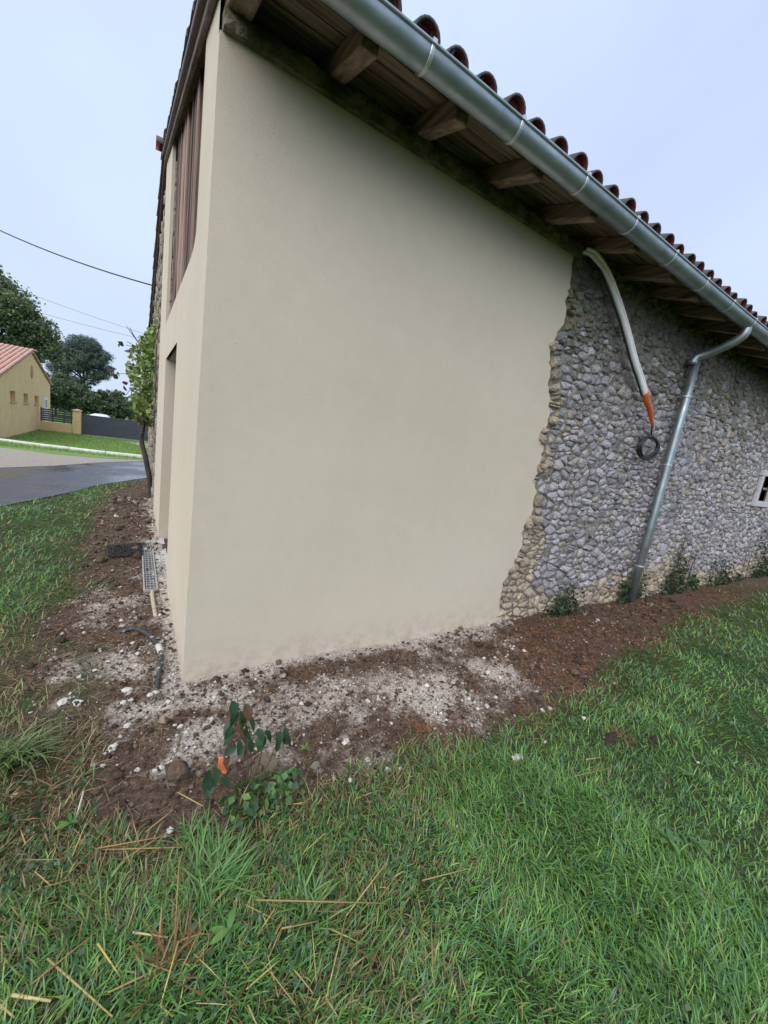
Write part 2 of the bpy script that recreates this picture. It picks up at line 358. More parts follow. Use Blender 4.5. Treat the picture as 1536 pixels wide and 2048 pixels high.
mb.add([(0, 0, 3.34), (float(erx[0]), 0, 3.34), (float(erx[0]), .06, 3.34), (0, .06, 3.34)], [(0, 1, 2, 3)])
coat = mb.build('render_coat', CREAM, barn); coat['label'] = 'fresh cream render with a ragged free edge beside bare stone'
# gable render with door and loft openings (Y runs away from the corner)
DY0, DY1, DZ = 1.62, 3.12, 2.17
LY0, LY1, LZ = .55, 3.5, 2.60
GE = 4.85
top = lambda y: 3.553+SL*y
gpieces = [
    [(.03, -.12), (DY0, -.12), (DY0, LZ), (.03, LZ)], [(DY0, DZ), (DY1, DZ), (DY1, LZ), (DY0, LZ)], [(DY1, -.2), (GE, -.2), (GE, LZ), (DY1, LZ)],
    [(.03, LZ), (LY0, LZ), (LY0, top(LY0)), (.03, top(.03))], [(LY1, LZ), (GE, LZ), (GE, top(RIDGE)), (RIDGE, top(RIDGE)), (LY1, top(LY1))]]
mb = MB(); TH = .035
for P in gpieces:
    k = len(P); mb.add([(0, y, z_) for y, z_ in P], [tuple(reversed(range(k)))])
def lip(seq):
    for (y0, z0), (y1, z1) in zip(seq[:-1], seq[1:]): mb.add([(0, y0, z0), (0, y1, z1), (TH, y1, z1), (TH, y0, z0)], [(0, 1, 2, 3)])
# rounded lower near corner of the loft opening
arc = [(LY0+.28-.28*math.cos(t), LZ+.10-.10*math.sin(t)) for t in np.linspace(0, math.pi/2, 9)]
mb.add([(0, y, z_) for y, z_ in [(LY0, LZ)]+arc], [tuple(range(len(arc)+1))])
lip([(LY0, top(LY0))]+arc+[(LY1, LZ), (LY1, top(LY1))])
lip([(GE, -.2), (GE, top(RIDGE))])
gco = mb.build('gable_render', CREAM, barn)
# solid walls behind the skins
mb = MB()
mb.box((.05, .06, -.3), (8.98, .5, 3.34)); mb.box((9.62, .06, -.3), (BX, .5, 3.34)); mb.box((8.98, .06, -.3), (9.62, .5, 1.5)); mb.box((8.98, .06, 1.94), (9.62, .5, 3.34)); mb.box((8.98, .2, 1.5), (9.62, .45, 1.94))
core = mb.build('wall_core', MORT, barn)
mb = MB()
for y0, y1, z0, z1 in ((.5, DY0, -.3, DZ), (DY1, BY, -.4, DZ), (.5, BY, DZ, 3.3)): mb.box((.06, y0, z0), (.5, y1, z1))
mb.add([(x, y, z_) for x in (.10, .5) for y, z_ in ((.3, 3.3), (RIDGE, top(RIDGE)-.10), (BY, 3.3))], [(0, 1, 2), (5, 4, 3), (0, 3, 4, 1), (1, 4, 5, 2), (2, 5, 3, 0)])
mb.build('gable_core', MORT, barn)
# rendered door reveal, floor slab, recessed door leaf
mb = MB()
mb.box((0.001, DY1-.003, -.1), (.40, DY1+.03, DZ+.03)); mb.box((TH+.002, DY0-.03, -.1), (.40, DY0+.003, DZ+.03)); mb.box((TH+.002, DY0, DZ-.003), (.40, DY1, DZ+.04))
mb.build('door_reveal', CREAM, barn)
SLABM = simple('pale_concrete', [(.3, (.42, .39, .35)), (.7, (.62, .59, .54))], 9, .85, .5, .004, 60)
thr = MB().box((.02, DY0+.01, -.12), (.46, DY1-.01, -.012)).build('threshold', SLABM, barn)
for k in range(4):
    y0 = DY0-.18+k*.42
    o = MB().box((-.065+random.uniform(-.004, .004), y0+.004, -.09), (.06, y0+.412, .006+random.uniform(-.003, .004))).build('paving_slab', SLABM, thr); bevel(o, .004)
DOORM = simple('door_paint', [(.3, (.10, .10, .10)), (.7, (.14, .14, .14))], 6, .5, .1, .002)
door = MB().box((.33, DY0+.01, 0), (.375, DY1-.01, DZ-.01)).build('door', DOORM, barn)
# loft planks
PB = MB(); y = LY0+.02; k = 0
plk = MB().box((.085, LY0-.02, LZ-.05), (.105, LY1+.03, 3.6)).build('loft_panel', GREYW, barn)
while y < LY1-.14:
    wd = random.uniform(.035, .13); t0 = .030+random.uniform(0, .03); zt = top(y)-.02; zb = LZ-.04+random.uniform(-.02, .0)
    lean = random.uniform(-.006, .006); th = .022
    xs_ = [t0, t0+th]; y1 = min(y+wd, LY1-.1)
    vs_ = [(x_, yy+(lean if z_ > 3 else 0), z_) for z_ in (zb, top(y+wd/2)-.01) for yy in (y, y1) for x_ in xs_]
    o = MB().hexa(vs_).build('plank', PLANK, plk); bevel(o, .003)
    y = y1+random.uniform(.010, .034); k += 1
# small quoin blocks beside the far edge of the loft opening
for k in range(7):
    z0 = LZ+.02+k*.25
    if z0+.23 < top(LY1)-.05:
        o = MB().box((.03+random.uniform(0, .012), LY1-.10, z0), (.08, LY1-.006, z0+.235)).build('brick', MORT, plk); bevel(o, .01)

# ---- stones
def clip(poly, nx_, ny_, d):
    outp = []; k = len(poly)
    for i in range(k):
        a_ = poly[i]; b_ = poly[(i+1) % k]; da = a_[0]*nx_+a_[1]*ny_-d; db = b_[0]*nx_+b_[1]*ny_-d
        if da <= 0: outp.append(a_)
        if (da < 0 < db) or (db < 0 < da):
            t = da/(da-db); outp.append((a_[0]+t*(b_[0]-a_[0]), a_[1]+t*(b_[1]-a_[1])))
    return outp
def voronoi(u0, u1, v0, v1, cu, cv, drop, seed):
    rr = random.Random(seed); nu = int((u1-u0)/cu)+2; nv = int((v1-v0)/cv)+2; S = {}
    for j in range(-1, nv+1):
        for i in range(-1, nu+1):
            if rr.random() < drop: continue
            S[i, j] = (u0+(i+.5*(j % 2)+.5+rr.uniform(-.40, .40))*cu, v0+(j+.5+rr.uniform(-.36, .36))*cv)
    cells = []
    for (i, j), (px, py) in S.items():
        poly = [(px-2.2*cu, py-2.2*cv), (px+2.2*cu, py-2.2*cv), (px+2.2*cu, py+2.2*cv), (px-2.2*cu, py+2.2*cv)]
        for dj in range(-3, 4):
            for di in range(-3, 4):
                q = S.get((i+di, j+dj))
                if q is None or (di == 0 and dj == 0): continue
                # scaled metric so that cells stay wider than tall
                ax, ay = (q[0]-px)/cu, (q[1]-py)/cv
                d = (ax*ax+ay*ay)/2
                poly = clip(poly, ax/cu, ay/cv, d+ax*px/cu+ay*py/cv)
                if len(poly) < 3: break
            if len(poly) < 3: break
        if len(poly) >= 3: cells.append(((px, py), poly))
    return cells
def stone_geo(poly, depth, rr, fine, back=.06):
    """returns verts (u, v, h) h = out of wall, faces"""
    cx = sum(p[0] for p in poly)/len(poly); cy = sum(p[1] for p in poly)/len(poly)
    P = []
    for i, p in enumerate(poly):
        q = poly[(i+1) % len(poly)]; P.append(p)
        L = math.hypot(q[0]-p[0], q[1]-p[1])
        if fine and L > .035: P.append(((p[0]+q[0])/2, (p[1]+q[1])/2))
    size = max(math.hypot(p[0]-cx, p[1]-cy) for p in P)
    k = len(P); sh = max(.76, 1-.006/max(size, .02)); V = []
    for f_, h in ((sh, -back), (sh*.97, depth-.015), (sh*.80, depth)):
        for p in P:
            # pull the sharp cell corners in, jitter
            dx, dy = p[0]-cx, p[1]-cy; L = math.hypot(dx, dy); lim = size*.80; g = f_*(min(L, lim+(L-lim)*.35)/max(L, 1e-6) if L > lim else 1)*rr.uniform(.86, 1.05)
            V.append((cx+dx*g, cy+dy*g, h+(rr.uniform(-.009, .009) if h > -back else 0)))
    V.append((cx+rr.uniform(-.01, .01), cy+rr.uniform(-.008, .008), depth+rr.uniform(0, .010)))
    fs_ = []
    for r_ in range(2):
        for i in range(k): fs_.append((r_*k+i, r_*k+(i+1) % k, (r_+1)*k+(i+1) % k, (r_+1)*k+i))
    for i in range(k): fs_.append((2*k+i, 2*k+(i+1) % k, 3*k))
    return V, fs_
def stone_col(x, zv, rr, edge):
    g = .27+.34*rr.random(); wm = rr.uniform(-.02, .05); c = np.array([g*(1.02+wm), g*.985, g*(1.03-wm)])
    tan = np.array([.62, .50, .33])*rr.uniform(.65, 1.15)
    low = max(0, 1-(zv-.1)/(.55+.35*math.sin(x*1.3)))
    t = min(1, low*1.3) if zv < 1 else 0
    t = max(t, .95 if edge < .12+.55*max(0, 1-zv/1.3)+.06*math.sin(zv*9) else 0)
    if rr.random() < .10: t = max(t, rr.uniform(.4, .8))
    if rr.random() < t: c = c*(1-.85*t)+tan*.85*t
    ms = max(0, (zv-2.35)/.8)
    if rr.random() < ms*1.15: c = c*.42+np.array([.07, .085, .03])*.9
    if x > 6.0 and rr.random() < .25 and zv > 1.3: c = c*.8+np.array([.08, .06, .02])
    return c
swall = MB()
for a_, b_ in (((2.6, -.35), (8.98, 3.38)), ((9.62, -.35), (BX, 3.38)), ((8.98, -.35), (9.62, 1.5)), ((8.98, 1.94), (9.62, 3.38))):
    swall.box((a_[0], .027, a_[1]), (b_[0], .12, b_[1]))
swall = swall.build('stone_wall', MORT, barn); swall['label'] = 'bare rubble stone wall, grey above and tan near the ground'
rr = random.Random(11); cells = voronoi(2.55, 5.6, -.12, 3.42, .100, .062, .36, 5) + [c for c in voronoi(5.5, 16, -.12, 3.42, .112, .072, .32, 6) if c[0][0] > 5.58]
jobs = []; cells2 = []
for c_, poly in cells:
    if rr.random() < .42 and c_[0] < 9:
        an = rr.choice([rr.uniform(-.4, .4), rr.uniform(1.1, 2.0)]); nx_, ny_ = -math.sin(an), math.cos(an); d_ = nx_*c_[0]+ny_*c_[1]+rr.uniform(-.012, .012)
        for sg in (1, -1):
            pc = clip(poly, nx_*sg, ny_*sg, d_*sg)
            if len(pc) >= 3: cells2.append(((sum(q[0] for q in pc)/len(pc), sum(q[1] for q in pc)/len(pc)), pc))
    else: cells2.append((c_, poly))
for (cx, cz), poly in cells2:
    if cx < 5.6 and cx > 5.58: continue
    ed = cx-float(edge_x(np.clip(cz, -.11, 3.33)))
    if ed < .015 or cx > 15.95: continue
    if 8.86 < cx < 9.74 and 1.38 < cz < 2.05: continue
    if cz > 3.34: continue
    d = .036+rr.uniform(-.014, .014) + (rr.uniform(.0, .042) if ed < .11 else 0)
    jobs.append((cx, cz, poly, d, ed))
jobs.sort(key=lambda j: j[0]+(0 if j[1] < 3.1 else 2))
SV, SF, SCo = [], [], []
for k, (cx, cz, poly, d, ed) in enumerate(jobs):
    V, fs_ = stone_geo(poly, d, rr, cx < 5.6)
    col = stone_col(cx, cz, rr, ed)
    W = [(u_, .05-h, v_) for u_, v_, h in V]       # wall faces -Y
    fs_ = [tuple(f_) for f_ in fs_]
    if k < 300:
        mb_ = MB(); mb_.add([(p[0]-cx, p[1], p[2]-cz) for p in W], fs_)
        me = mb_.mesh('stone', STONE, True); set_col(me, np.tile(col, (len(W), 1)))
        o = link('stone', me, swall, (cx, 0, cz))
    else:
        o_ = len(SV); SV += W; SF += [tuple(o_+i for i in f_) for f_ in fs_]; SCo += [col]*len(W)
def tri_quads(F): return [np.array([f_ for f_ in F if len(f_) == 3]), np.array([f_ for f_ in F if len(f_) == 4])]
o = link('rubble_stones', fast_mesh('rubble_stones', SV, tri_quads(SF), STONE, np.array(SCo), True), swall); o['kind'] = 'stuff'
# far half of the gable in stone
gw = MB(); gw.add([(x, y, z_) for x in (.045, .09) for y, z_ in ((GE-.1, -.4), (BY, -.4), (BY, rz(BY)+3.42), (GE-.1, rz(GE)+3.42))], [(0, 1, 2, 3), (7, 6, 5, 4), (0, 4, 5, 1), (1, 5, 6, 2), (2, 6, 7, 3), (3, 7, 4, 0)])
gw = gw.build('gable_stone_wall', MORT, barn)
SV, SF, SCo = [], [], []
for (cy, cz), poly in voronoi(GE-.05, BY, -.35, 4.9, .2, .15, .2, 9):
    if cz > 3.44+rz(cy) or cy > BY-.03 or cy < GE+.06: continue
    V, fs_ = stone_geo(poly, .045+rr.uniform(-.02, .02), rr, False)
    o_ = len(SV); SV += [(.05-h, u_, v_) for u_, v_, h in V]; SF += [tuple(o_+i for i in reversed(f_)) for f_ in fs_]
    g = rr.uniform(.7, 1.15); SCo += [np.array([.36, .31, .24])*g]*len(V)
o = link('gable_rubble_stones', fast_mesh('gable_rubble_stones', SV, tri_quads(SF), STONE, np.array(SCo)), gw); o['kind'] = 'stuff'
# tan crumbs of old mortar in the ragged edge: already in stone colours

# ---- eaves: wall plate, infill, rafters, boards, deck
def rough_bar(x0, x1, y0, y1, z0, z1, amp, step, seed):
    """bar along X whose faces are uneven"""
    rr_ = random.Random(seed); mb_ = MB(); nxx = int((x1-x0)/step)+1
    prof_ = [(y0, z0), (y0-.0, (z0+z1)/2), (y0+.01, z1), ((y0+y1)/2, z1), (y1, z1), (y1, z0)]
    k_ = len(prof_); V_ = []
    for i in range(nxx+1):
        x_ = x0+(x1-x0)*i/nxx
        for (yy, zz) in prof_: V_.append((x_, yy+rr_.uniform(-amp, amp)*(yy < y1-.001), zz+rr_.uniform(-amp, amp)*(zz > z0+.001)))
    F_ = [(i*k_+j, i*k_+(j+1) % k_, (i+1)*k_+(j+1) % k_, (i+1)*k_+j) for i in range(nxx) for j in range(k_)]
    F_ += [tuple(range(k_)), tuple(nxx*k_+j for j in reversed(range(k_)))]
    return mb_.add(V_, F_)
o = rough_bar(0.012, 2.85, -.035, .30, 3.338, 3.425, .010, .05, 1).build('wall_plate', MOSS, barn); o['label'] = 'mossy rough mortar band along the top of the wall'
rough_bar(2.86, BX, .02, .34, 3.345, 3.43, .022, .06, 2).build('wall_plate', MOSS, barn)
RX = [.02, .53, 1.10, 1.72, 2.33, 2.94, 3.57]+[3.57+.61*i for i in range(1, 21)]
zb_ = lambda y: 3.42+SL*y
for i, x0 in enumerate(RX):
    wd = .10+random.uniform(-.012, .012); x1 = x0+wd; ye = -.405+random.uniform(-.01, .012); hh = .115+random.uniform(-.012, .0)
    o = MB().hexa([(x, y, zb_(y)+(.119 if t else .119-hh)+(0.012 if (not t and y < -.1 and i % 2) else 0)) for t in (0, 1) for y in (ye, .6) for x in (x0, x1)]).build('rafter', RAFT, barn); bevel(o, .008, 2)
    if i: # rough infill between the rafters on top of the plate
        if i > 1 or i == 1:
            x_a, x_b = RX[i-1]+.115, x0-.004
            if x_b-x_a > .1 and i >= 2:
                rough_bar(x_a, x_b, .045, .2, 3.40, 3.505+random.uniform(-.035, .0), .025, .05, 40+i).build('eave_infill', MOSS, barn)
yb = [-.435, -.315, -.20, -.085, .03, .15, .27]
soff = MB().hexa([(x, y, zb_(y)+.142+(.012 if t else 0)) for t in (0, 1) for y in (-.43, RIDGE) for x in (-.02, BX)]).build('roof_deck', SOFF, barn)
for j in range(len(yb)-1):
    x = -.02; row = 0
    while x < BX:
        L = random.choice([1.85, 2.45, 3.05]) if not (row == 0 and j % 2) else 1.2
        x1 = min(x+L, BX); y0 = yb[j]+.006+random.uniform(-.002, .004); y1 = yb[j+1]-.006+random.uniform(-.004, .002); dz = random.uniform(0, .004)
        nseg = max(2, int((x1-x)/.12)); V_ = []
        for i in range(nseg+1):
            xx = x+(x1-x-.004)*i/nseg; jag = (random.uniform(-.004, .004) if j else random.uniform(-.016, .014))
            for t in (0, 1):
                for yy in (y0+jag, y1): V_.append((xx, yy, zb_(yy)+.120+dz*t*0+(.019 if t else 0)))
        F_ = []
        for i in range(nseg):
            a_ = i*4; c_ = a_+4
            F_ += [(a_, a_+1, c_+1, c_), (a_+2, c_+2, c_+3, a_+3), (a_, c_, c_+2, a_+2), (a_+1, a_+3, c_+3, c_+1)]
        F_ += [(0, 2, 3, 1), (nseg*4, nseg*4+1, nseg*4+3, nseg*4+2)]
        MB().add(V_, F_).build('soffit_board', SOFF, soff)
        x = x1; row += 1
# roof covering: back slope deck, verge board, rake beam
bd = MB().hexa([(x, y, 3.562+rz(y)+(.02 if t else 0)) for t in (0, 1) for y in (RIDGE+.005, BY+.35) for x in (-.02, BX)]).build('roof_deck', SOFF, barn)
for s_, (ya, yz) in enumerate(((-.44, RIDGE-.002), (RIDGE+.002, BY+.36))):
    o = MB().hexa([(x, y, 3.546+rz(y)+(.035 if t else 0)) for t in (0, 1) for y in (ya, yz) for x in (-.066, -.021)]).build('verge_board', BROWNP, barn); bevel(o, .004)
    o = MB().hexa([(x, y, 3.492+rz(y)+(.052 if t else 0)) for t in (0, 1) for y in (ya if s_ else -.38, yz) for x in (-.034, -.004)]).build('rake_beam', GREYW, barn); bevel(o, .004)
# tiles
def tile_mesh(L, r0, r1, h0, th=.012, seg=9, up=True):
    """tapered barrel tile along local +Y (upslope), open end at y=0"""
    mb_ = MB(); V_ = []
    for yy, r_ in ((0, r0), (L, r1)):
        for d in (0, th):
            for k_ in range(seg+1):
                an = math.pi*k_/seg
                xx, zz = math.cos(an)*(r_-d), (math.sin(an)**.85)*(h0*r_/r0-d)
                V_.append((xx, yy, zz if up else -zz))
    s1 = seg+1; F_ = []; mi = []
    for k_ in range(seg):
        F_.append((k_, k_+1, 2*s1+k_+1, 2*s1+k_)); mi.append(0)
        F_.append((s1+k_, 3*s1+k_, 3*s1+k_+1, s1+k_+1)); mi.append(1)
        F_.append((k_, s1+k_, s1+k_+1, k_+1)); mi.append(0)
        F_.append((2*s1+k_, 2*s1+k_+1, 3*s1+k_+1, 3*s1+k_)); mi.append(0)
    if up:
        o5 = len(V_); V_ += [(math.cos(math.pi*k_/seg)*(r0-th), .035, (math.sin(math.pi*k_/seg)**.85)*(h0-th)) for k_ in range(seg+1)]; F_.append(tuple(o5+k_ for k_ in range(seg+1))); mi.append(1)
    for e0 in (0, seg):
        F_.append((e0, 2*s1+e0, 3*s1+e0, s1+e0)); mi.append(0)
    for f_, i_ in zip(F_, mi): mb_.f.append(f_); mb_.mi.append(i_)
    mb_.v = V_
    return mb_
TM = [tile_mesh(.46, .078+random.uniform(-.003, .003), .066, .088+random.uniform(-.006, .006)).mesh('roof_tile', [TILE_O, TILE_I], True) for _ in range(5)]
for me in TM: me.polygons.foreach_set('use_smooth', [True]*len(me.polygons))
PITCHA = math.atan(SL); TS = .2075; roofp = soff
tx = [(-.01+i*TS) for i in range(1, 77)]
zt_ = lambda y: 3.592+rz(y)
for x in tx:
    o = link('roof_tile', random.choice(TM), soff, (x+random.uniform(-.008, .008), -.455+random.uniform(-.012, .012), zt_(-.455)+.004))
    o.rotation_euler = (PITCHA+random.uniform(-.02, .02), random.uniform(-.03, .03), random.uniform(-.03, .03))
# verge tiles lying half over the brown board, both slopes
for s_ in (0, 1):
    k = 0; y = -.455
    while y < 5.3:
        Yc = y if s_ == 0 else 2*RIDGE-y
        if y < RIDGE-.05:
            o = link('roof_tile', random.choice(TM), soff if s_ == 0 else bd, (.006+random.uniform(-.006, .006), Yc, zt_(Yc)+.022))
            o.rotation_euler = (PITCHA+.02 if s_ == 0 else PITCHA+.02, 0, 0 if s_ == 0 else math.pi)
        y += .36
def joined_tiles():
    V_, F_, MI = [], [], []
    cov = tile_mesh(.46, .078, .066, .088, seg=5); chn = tile_mesh(.46, .078, .088, .07, seg=5, up=False)
    for s_ in (0, 1):
        ca, sa = math.cos(PITCHA), math.sin(PITCHA)
        nrow = 14
        for rw in range(nrow):
            yy = -.455+rw*.36
            if yy > RIDGE-.1: break
            for x in tx:
                for kind, xo, zo in ((cov, 0, .012), (chn, TS/2, .075)):
                    if kind is cov and rw == 0 and s_ == 0: continue
                    if s_ and yy < -.2: pass
                    o_ = len(V_); yj = random.uniform(-.01, .01)
                    for (a_, b_, c_) in kind.v:
                        y2 = yy+yj+b_*ca-c_*sa; z2 = 3.592+SL*yy+zo+b_*sa+c_*ca
                        V_.append((x+xo+(a_ if s_ == 0 else -a_), y2 if s_ == 0 else 2*RIDGE-y2, z2))
                    for f_, mi in zip(kind.f, kind.mi): F_.append(tuple(o_+i for i in f_)); MI.append(mi)
    return V_, F_, MI
V_, F_, MI = joined_tiles()
q4 = [k for k, f_ in enumerate(F_) if len(f_) == 4]; qn = [k for k, f_ in enumerate(F_) if len(f_) != 4]
me = fast_mesh('roof_covering', V_, [np.array([F_[k] for k in q4]), np.array([F_[k] for k in qn])], [TILE_O, TILE_I]); me.polygons.foreach_set('material_index', [MI[k] for k in q4+qn])
o = link('roof_covering', me, soff); o['kind'] = 'stuff'
rm = tile_mesh(.5, .11, .10, .11).mesh('ridge_tile', [TILE_O, TILE_I], True)
for i in range(14):
    x = -.14+i*.42
    o = link('ridge_tile', rm, soff, (x, RIDGE, 5.07)); o.rotation_euler = (0, 0, -math.pi/2)
# ---- gutter with brackets, swan neck and downpipe
gut = MB(); GYc, GZ, GR = -.474, 3.388, .066
V_ = []; seg = 14; L0, L1 = .0, BX
ring = [(GYc+GR*math.cos(math.pi+math.pi*k/seg), GZ+GR*math.sin(math.pi+math.pi*k/seg)) for k in range(seg+1)]
ring = [(ring[0][0]+.002, GZ+.012)]+ring+[(ring[-1][0], GZ+.03)]
inner = [(y+(GYc-y)*.03, z_+.002) for y, z_ in ring]
stn = np.linspace(-.05, BX, 60); F_ = []
rk = len(ring)
for x in stn:
    dzz = .006*math.sin(x*1.1)*(x > .5)
    for P in (ring, inner): V_ += [(float(x), y, z_+dzz) for y, z_ in P]
for i in range(len(stn)-1):
    o0 = i*2*rk; o1 = o0+2*rk
    for k in range(rk-1):
        F_.append((o0+k, o1+k, o1+k+1, o0+k+1)); F_.append((o0+rk+k, o0+rk+k+1, o1+rk+k+1, o1+rk+k))
F_.append(tuple(range(rk)))
gut.add(V_, F_)
gut.tube([(x, -.541, GZ+.010+.006*math.sin(x*1.1)*(x > .5)) for x in stn], .0085, 8)
gut = gut.build('gutter', ZINC, barn, smooth=True); gut['label'] = 'half round zinc gutter under the tile ends'
for i in range(26):
    x = .20+.625*i
    if x > BX: break
    dzz = .006*math.sin(x*1.1)*(x > .5); mbk = MB(); V_ = []
    for xx in (-.011, -.007, .007, .011):
        ro = GR+(.0015 if abs(xx) > .01 else .0045)
        for k in range(17):
            an = math.pi-.12+(math.pi+.1)*k/16
            V_.append((x+xx, GYc+ro*math.cos(an), GZ+dzz+ro*math.sin(an)))
    mbk.add(V_, [(a_*17+k, (a_+1)*17+k, (a_+1)*17+k+1, a_*17+k+1) for a_ in range(3) for k in range(16)])
    mbk.box((x-.011, -.553, GZ+dzz+.004), (x+.011, -.530, GZ+dzz+.023)); mbk.box((x-.011, -.412, GZ+dzz), (x+.011, -.406, GZ+dzz+.05))
    mbk.build('gutter_bracket', STRAP, gut)
DPX, DPY = 5.22, -.07
neck = [(DPX, -.474, 3.335), (DPX, -.472, 3.285), (DPX, -.455, 3.245), (DPX, -.41, 3.205), (DPX, -.34, 3.165), (DPX, -.24, 3.12), (DPX-.01, -.16, 3.085), (DPX-.03, -.10, 3.06), (DPX-.05, -.075, 3.02), (DPX-.055, -.075, 2.98)]
dpo = MB().tube(spline(neck, 4), .046, 14).build('swan_neck', ZINC, barn, smooth=True)
dp = MB().tube([(DPX+.035, DPY, 3.06), (DPX+.03, DPY, 2.2), (DPX+.015, DPY, 1.1), (DPX+.0, DPY, -.06)], .046, 18).build('downpipe', ZINC, barn, smooth=True)
dp['label'] = 'zinc downpipe standing slightly off its swan neck'
for zc_ in (2.62, 1.80, .50):
    xx = DPX+.035*(zc_/3.06)
    mbk = MB(); V_ = []
    for dz_, r_ in ((-.010, .046), (-.007, .0515), (.007, .0515), (.010, .046)): V_ += [(xx+r_*math.cos(a_), DPY+r_*math.sin(a_), zc_+dz_) for a_ in np.linspace(0, 2*math.pi, 21)[:-1]]
    mbk.add(V_, [(a_*20+k, a_*20+(k+1) % 20, (a_+1)*20+(k+1) % 20, (a_+1)*20+k) for a_ in range(3) for k in range(20)])
    mbk.tube([(xx, DPY+.04, zc_), (xx, .05, zc_)], .005, 6)
    mbk.build('pipe_clamp', STRAP, dp)
# ---- small window far along the wall
FRM = simple('pale_frame', [(.3, (.46, .46, .47)), (.7, (.6, .6, .6))], 10, .6, .2, .003, 60)
GLS, n, b = new_mat('window_glass'); b.inputs['Base Color'].default_value = (.02, .025, .03, 1); b.inputs['Roughness'].default_value = .25; b.inputs['Specular IOR Level'].default_value = .2
win = MB().box((8.985, .17, 1.505), (9.615, .185, 1.935)).build('window', GLS, barn)
for a_, b_ in (((8.93, -.02, 1.5), (9.03, .03, 1.94)), ((9.57, -.02, 1.5), (9.67, .03, 1.94)), ((8.90, -.028, 1.40), (9.70, .033, 1.498)), ((8.90, -.024, 1.942), (9.70, .033, 2.04))):
    bevel(MB().box(a_, b_).build('frame', FRM, win), .004)

# ------------------------------------------------------------------ cable bundle hanging on the wall
CP = [(2.80, .03, 3.385), (2.93, -.05, 3.385), (3.10, -.08, 3.32), (3.25, -.085, 3.24), (3.48, -.085, 3.09), (3.69, -.085, 2.93), (3.93, -.085, 2.73), (4.13, -.085, 2.59), (4.27, -.09, 2.47)]
cab = empty('cable_bundle', (3.2, -.08, 3.2), 'white sheathed cable bundle with orange wrapped tip hanging down the stone wall', 'cable')
WSH = simple('white_sheath', [(.3, (.80, .82, .81)), (.7, (.92, .93, .92))], 14, .45, .25, .004, 30)
BLK, n, b = new_mat('black_rubber'); b.inputs['Base Color'].default_value = (.012, .012, .013, 1); b.inputs['Roughness'].default_value = .45
ORG = simple('orange_tape', [(.3, (.48, .085, .02)), (.7, (.72, .16, .04))], 30, .5, .6, .006, 45)
sp = spline(CP)
MB().tube(sp, [.015+.012*min(1, i/30)+.0015*math.sin(i*.9) for i in range(len(sp))], 10).build('white_sheath', WSH, cab, True)
MB().tube([(p[0]-.0, p[1]-.020, p[2]+.022) for p in sp[4:]], [.013]*len(sp[4:]), 8).build('white_sheath', WSH, cab, True)
MB().tube([(p[0]-.028*min(1, i/12), p[1]+.01, p[2]-.024*min(1, i/12)) for i, p in enumerate(sp[6:])], .009, 8).build('black_cable', BLK, cab, True)
op = spline([(4.26, -.095, 2.49), (4.34, -.095, 2.41), (4.44, -.095, 2.34), (4.53, -.09, 2.26), (4.61, -.085, 2.19)], 4)
MB().tube(op, [.030, .033, .031, .034, .032, .033, .029, .028, .029, .025, .026, .022, .022, .018, .019, .015, .012], 12).build('orange_tape', ORG, cab, True)
coil = spline([(4.60, -.085, 2.2), (4.63, -.08, 2.13), (4.68, -.07, 2.07)], 4)
MB().tube(coil, .008, 8).build('tail_cable', BLK, cab, True)
tw = []
for t in np.linspace(0, 2*math.pi*2.3, 70):
    q = .90+.10*math.sin(t*.43); tw.append((4.68+.225*q*math.cos(t+1.2), -.07-.008*math.sin(t*1.7), 1.955+.115*q*math.sin(t+1.2)+.02*math.cos(t)))
MB().tube(tw, .0155, 8).build('coil', BLK, cab, True)

# ------------------------------------------------------------------ foliage tools
def leaf_mat(name, rough=.5, trans=.35, spec=.4):
    m, n, b = new_mat(name); a = attr(n, 'col')
    n.links.new(a.outputs['Color'], b.inputs['Base Color']); b.inputs['Roughness'].default_value = rough; b.inputs['Specular IOR Level'].default_value = spec
    t = n.nodes.new('ShaderNodeBsdfTranslucent'); n.links.new(mixc(n, 1.0, a.outputs['Color'], (1.25, 1.3, .75), 'MULTIPLY'), t.inputs[0])
    mxs = n.nodes.new('ShaderNodeMixShader'); mxs.inputs[0].default_value = trans
    n.links.new(b.outputs[0], mxs.inputs[1]); n.links.new(t.outputs[0], mxs.inputs[2]); n.links.new(mxs.outputs[0], n.nodes['Material Output'].inputs[0])
    return m
GRASSM = leaf_mat('grass_blade', .42, .3, .55); LEAFM = leaf_mat('leaf', .45, .3, .5); STRAWM = leaf_mat('straw', .55, .15, .35)
BARK = simple('bark', [(.3, (.022, .018, .015)), (.7, (.09, .075, .06))], 12, .9, 1.0, .02, 30, (1, 1, .3))
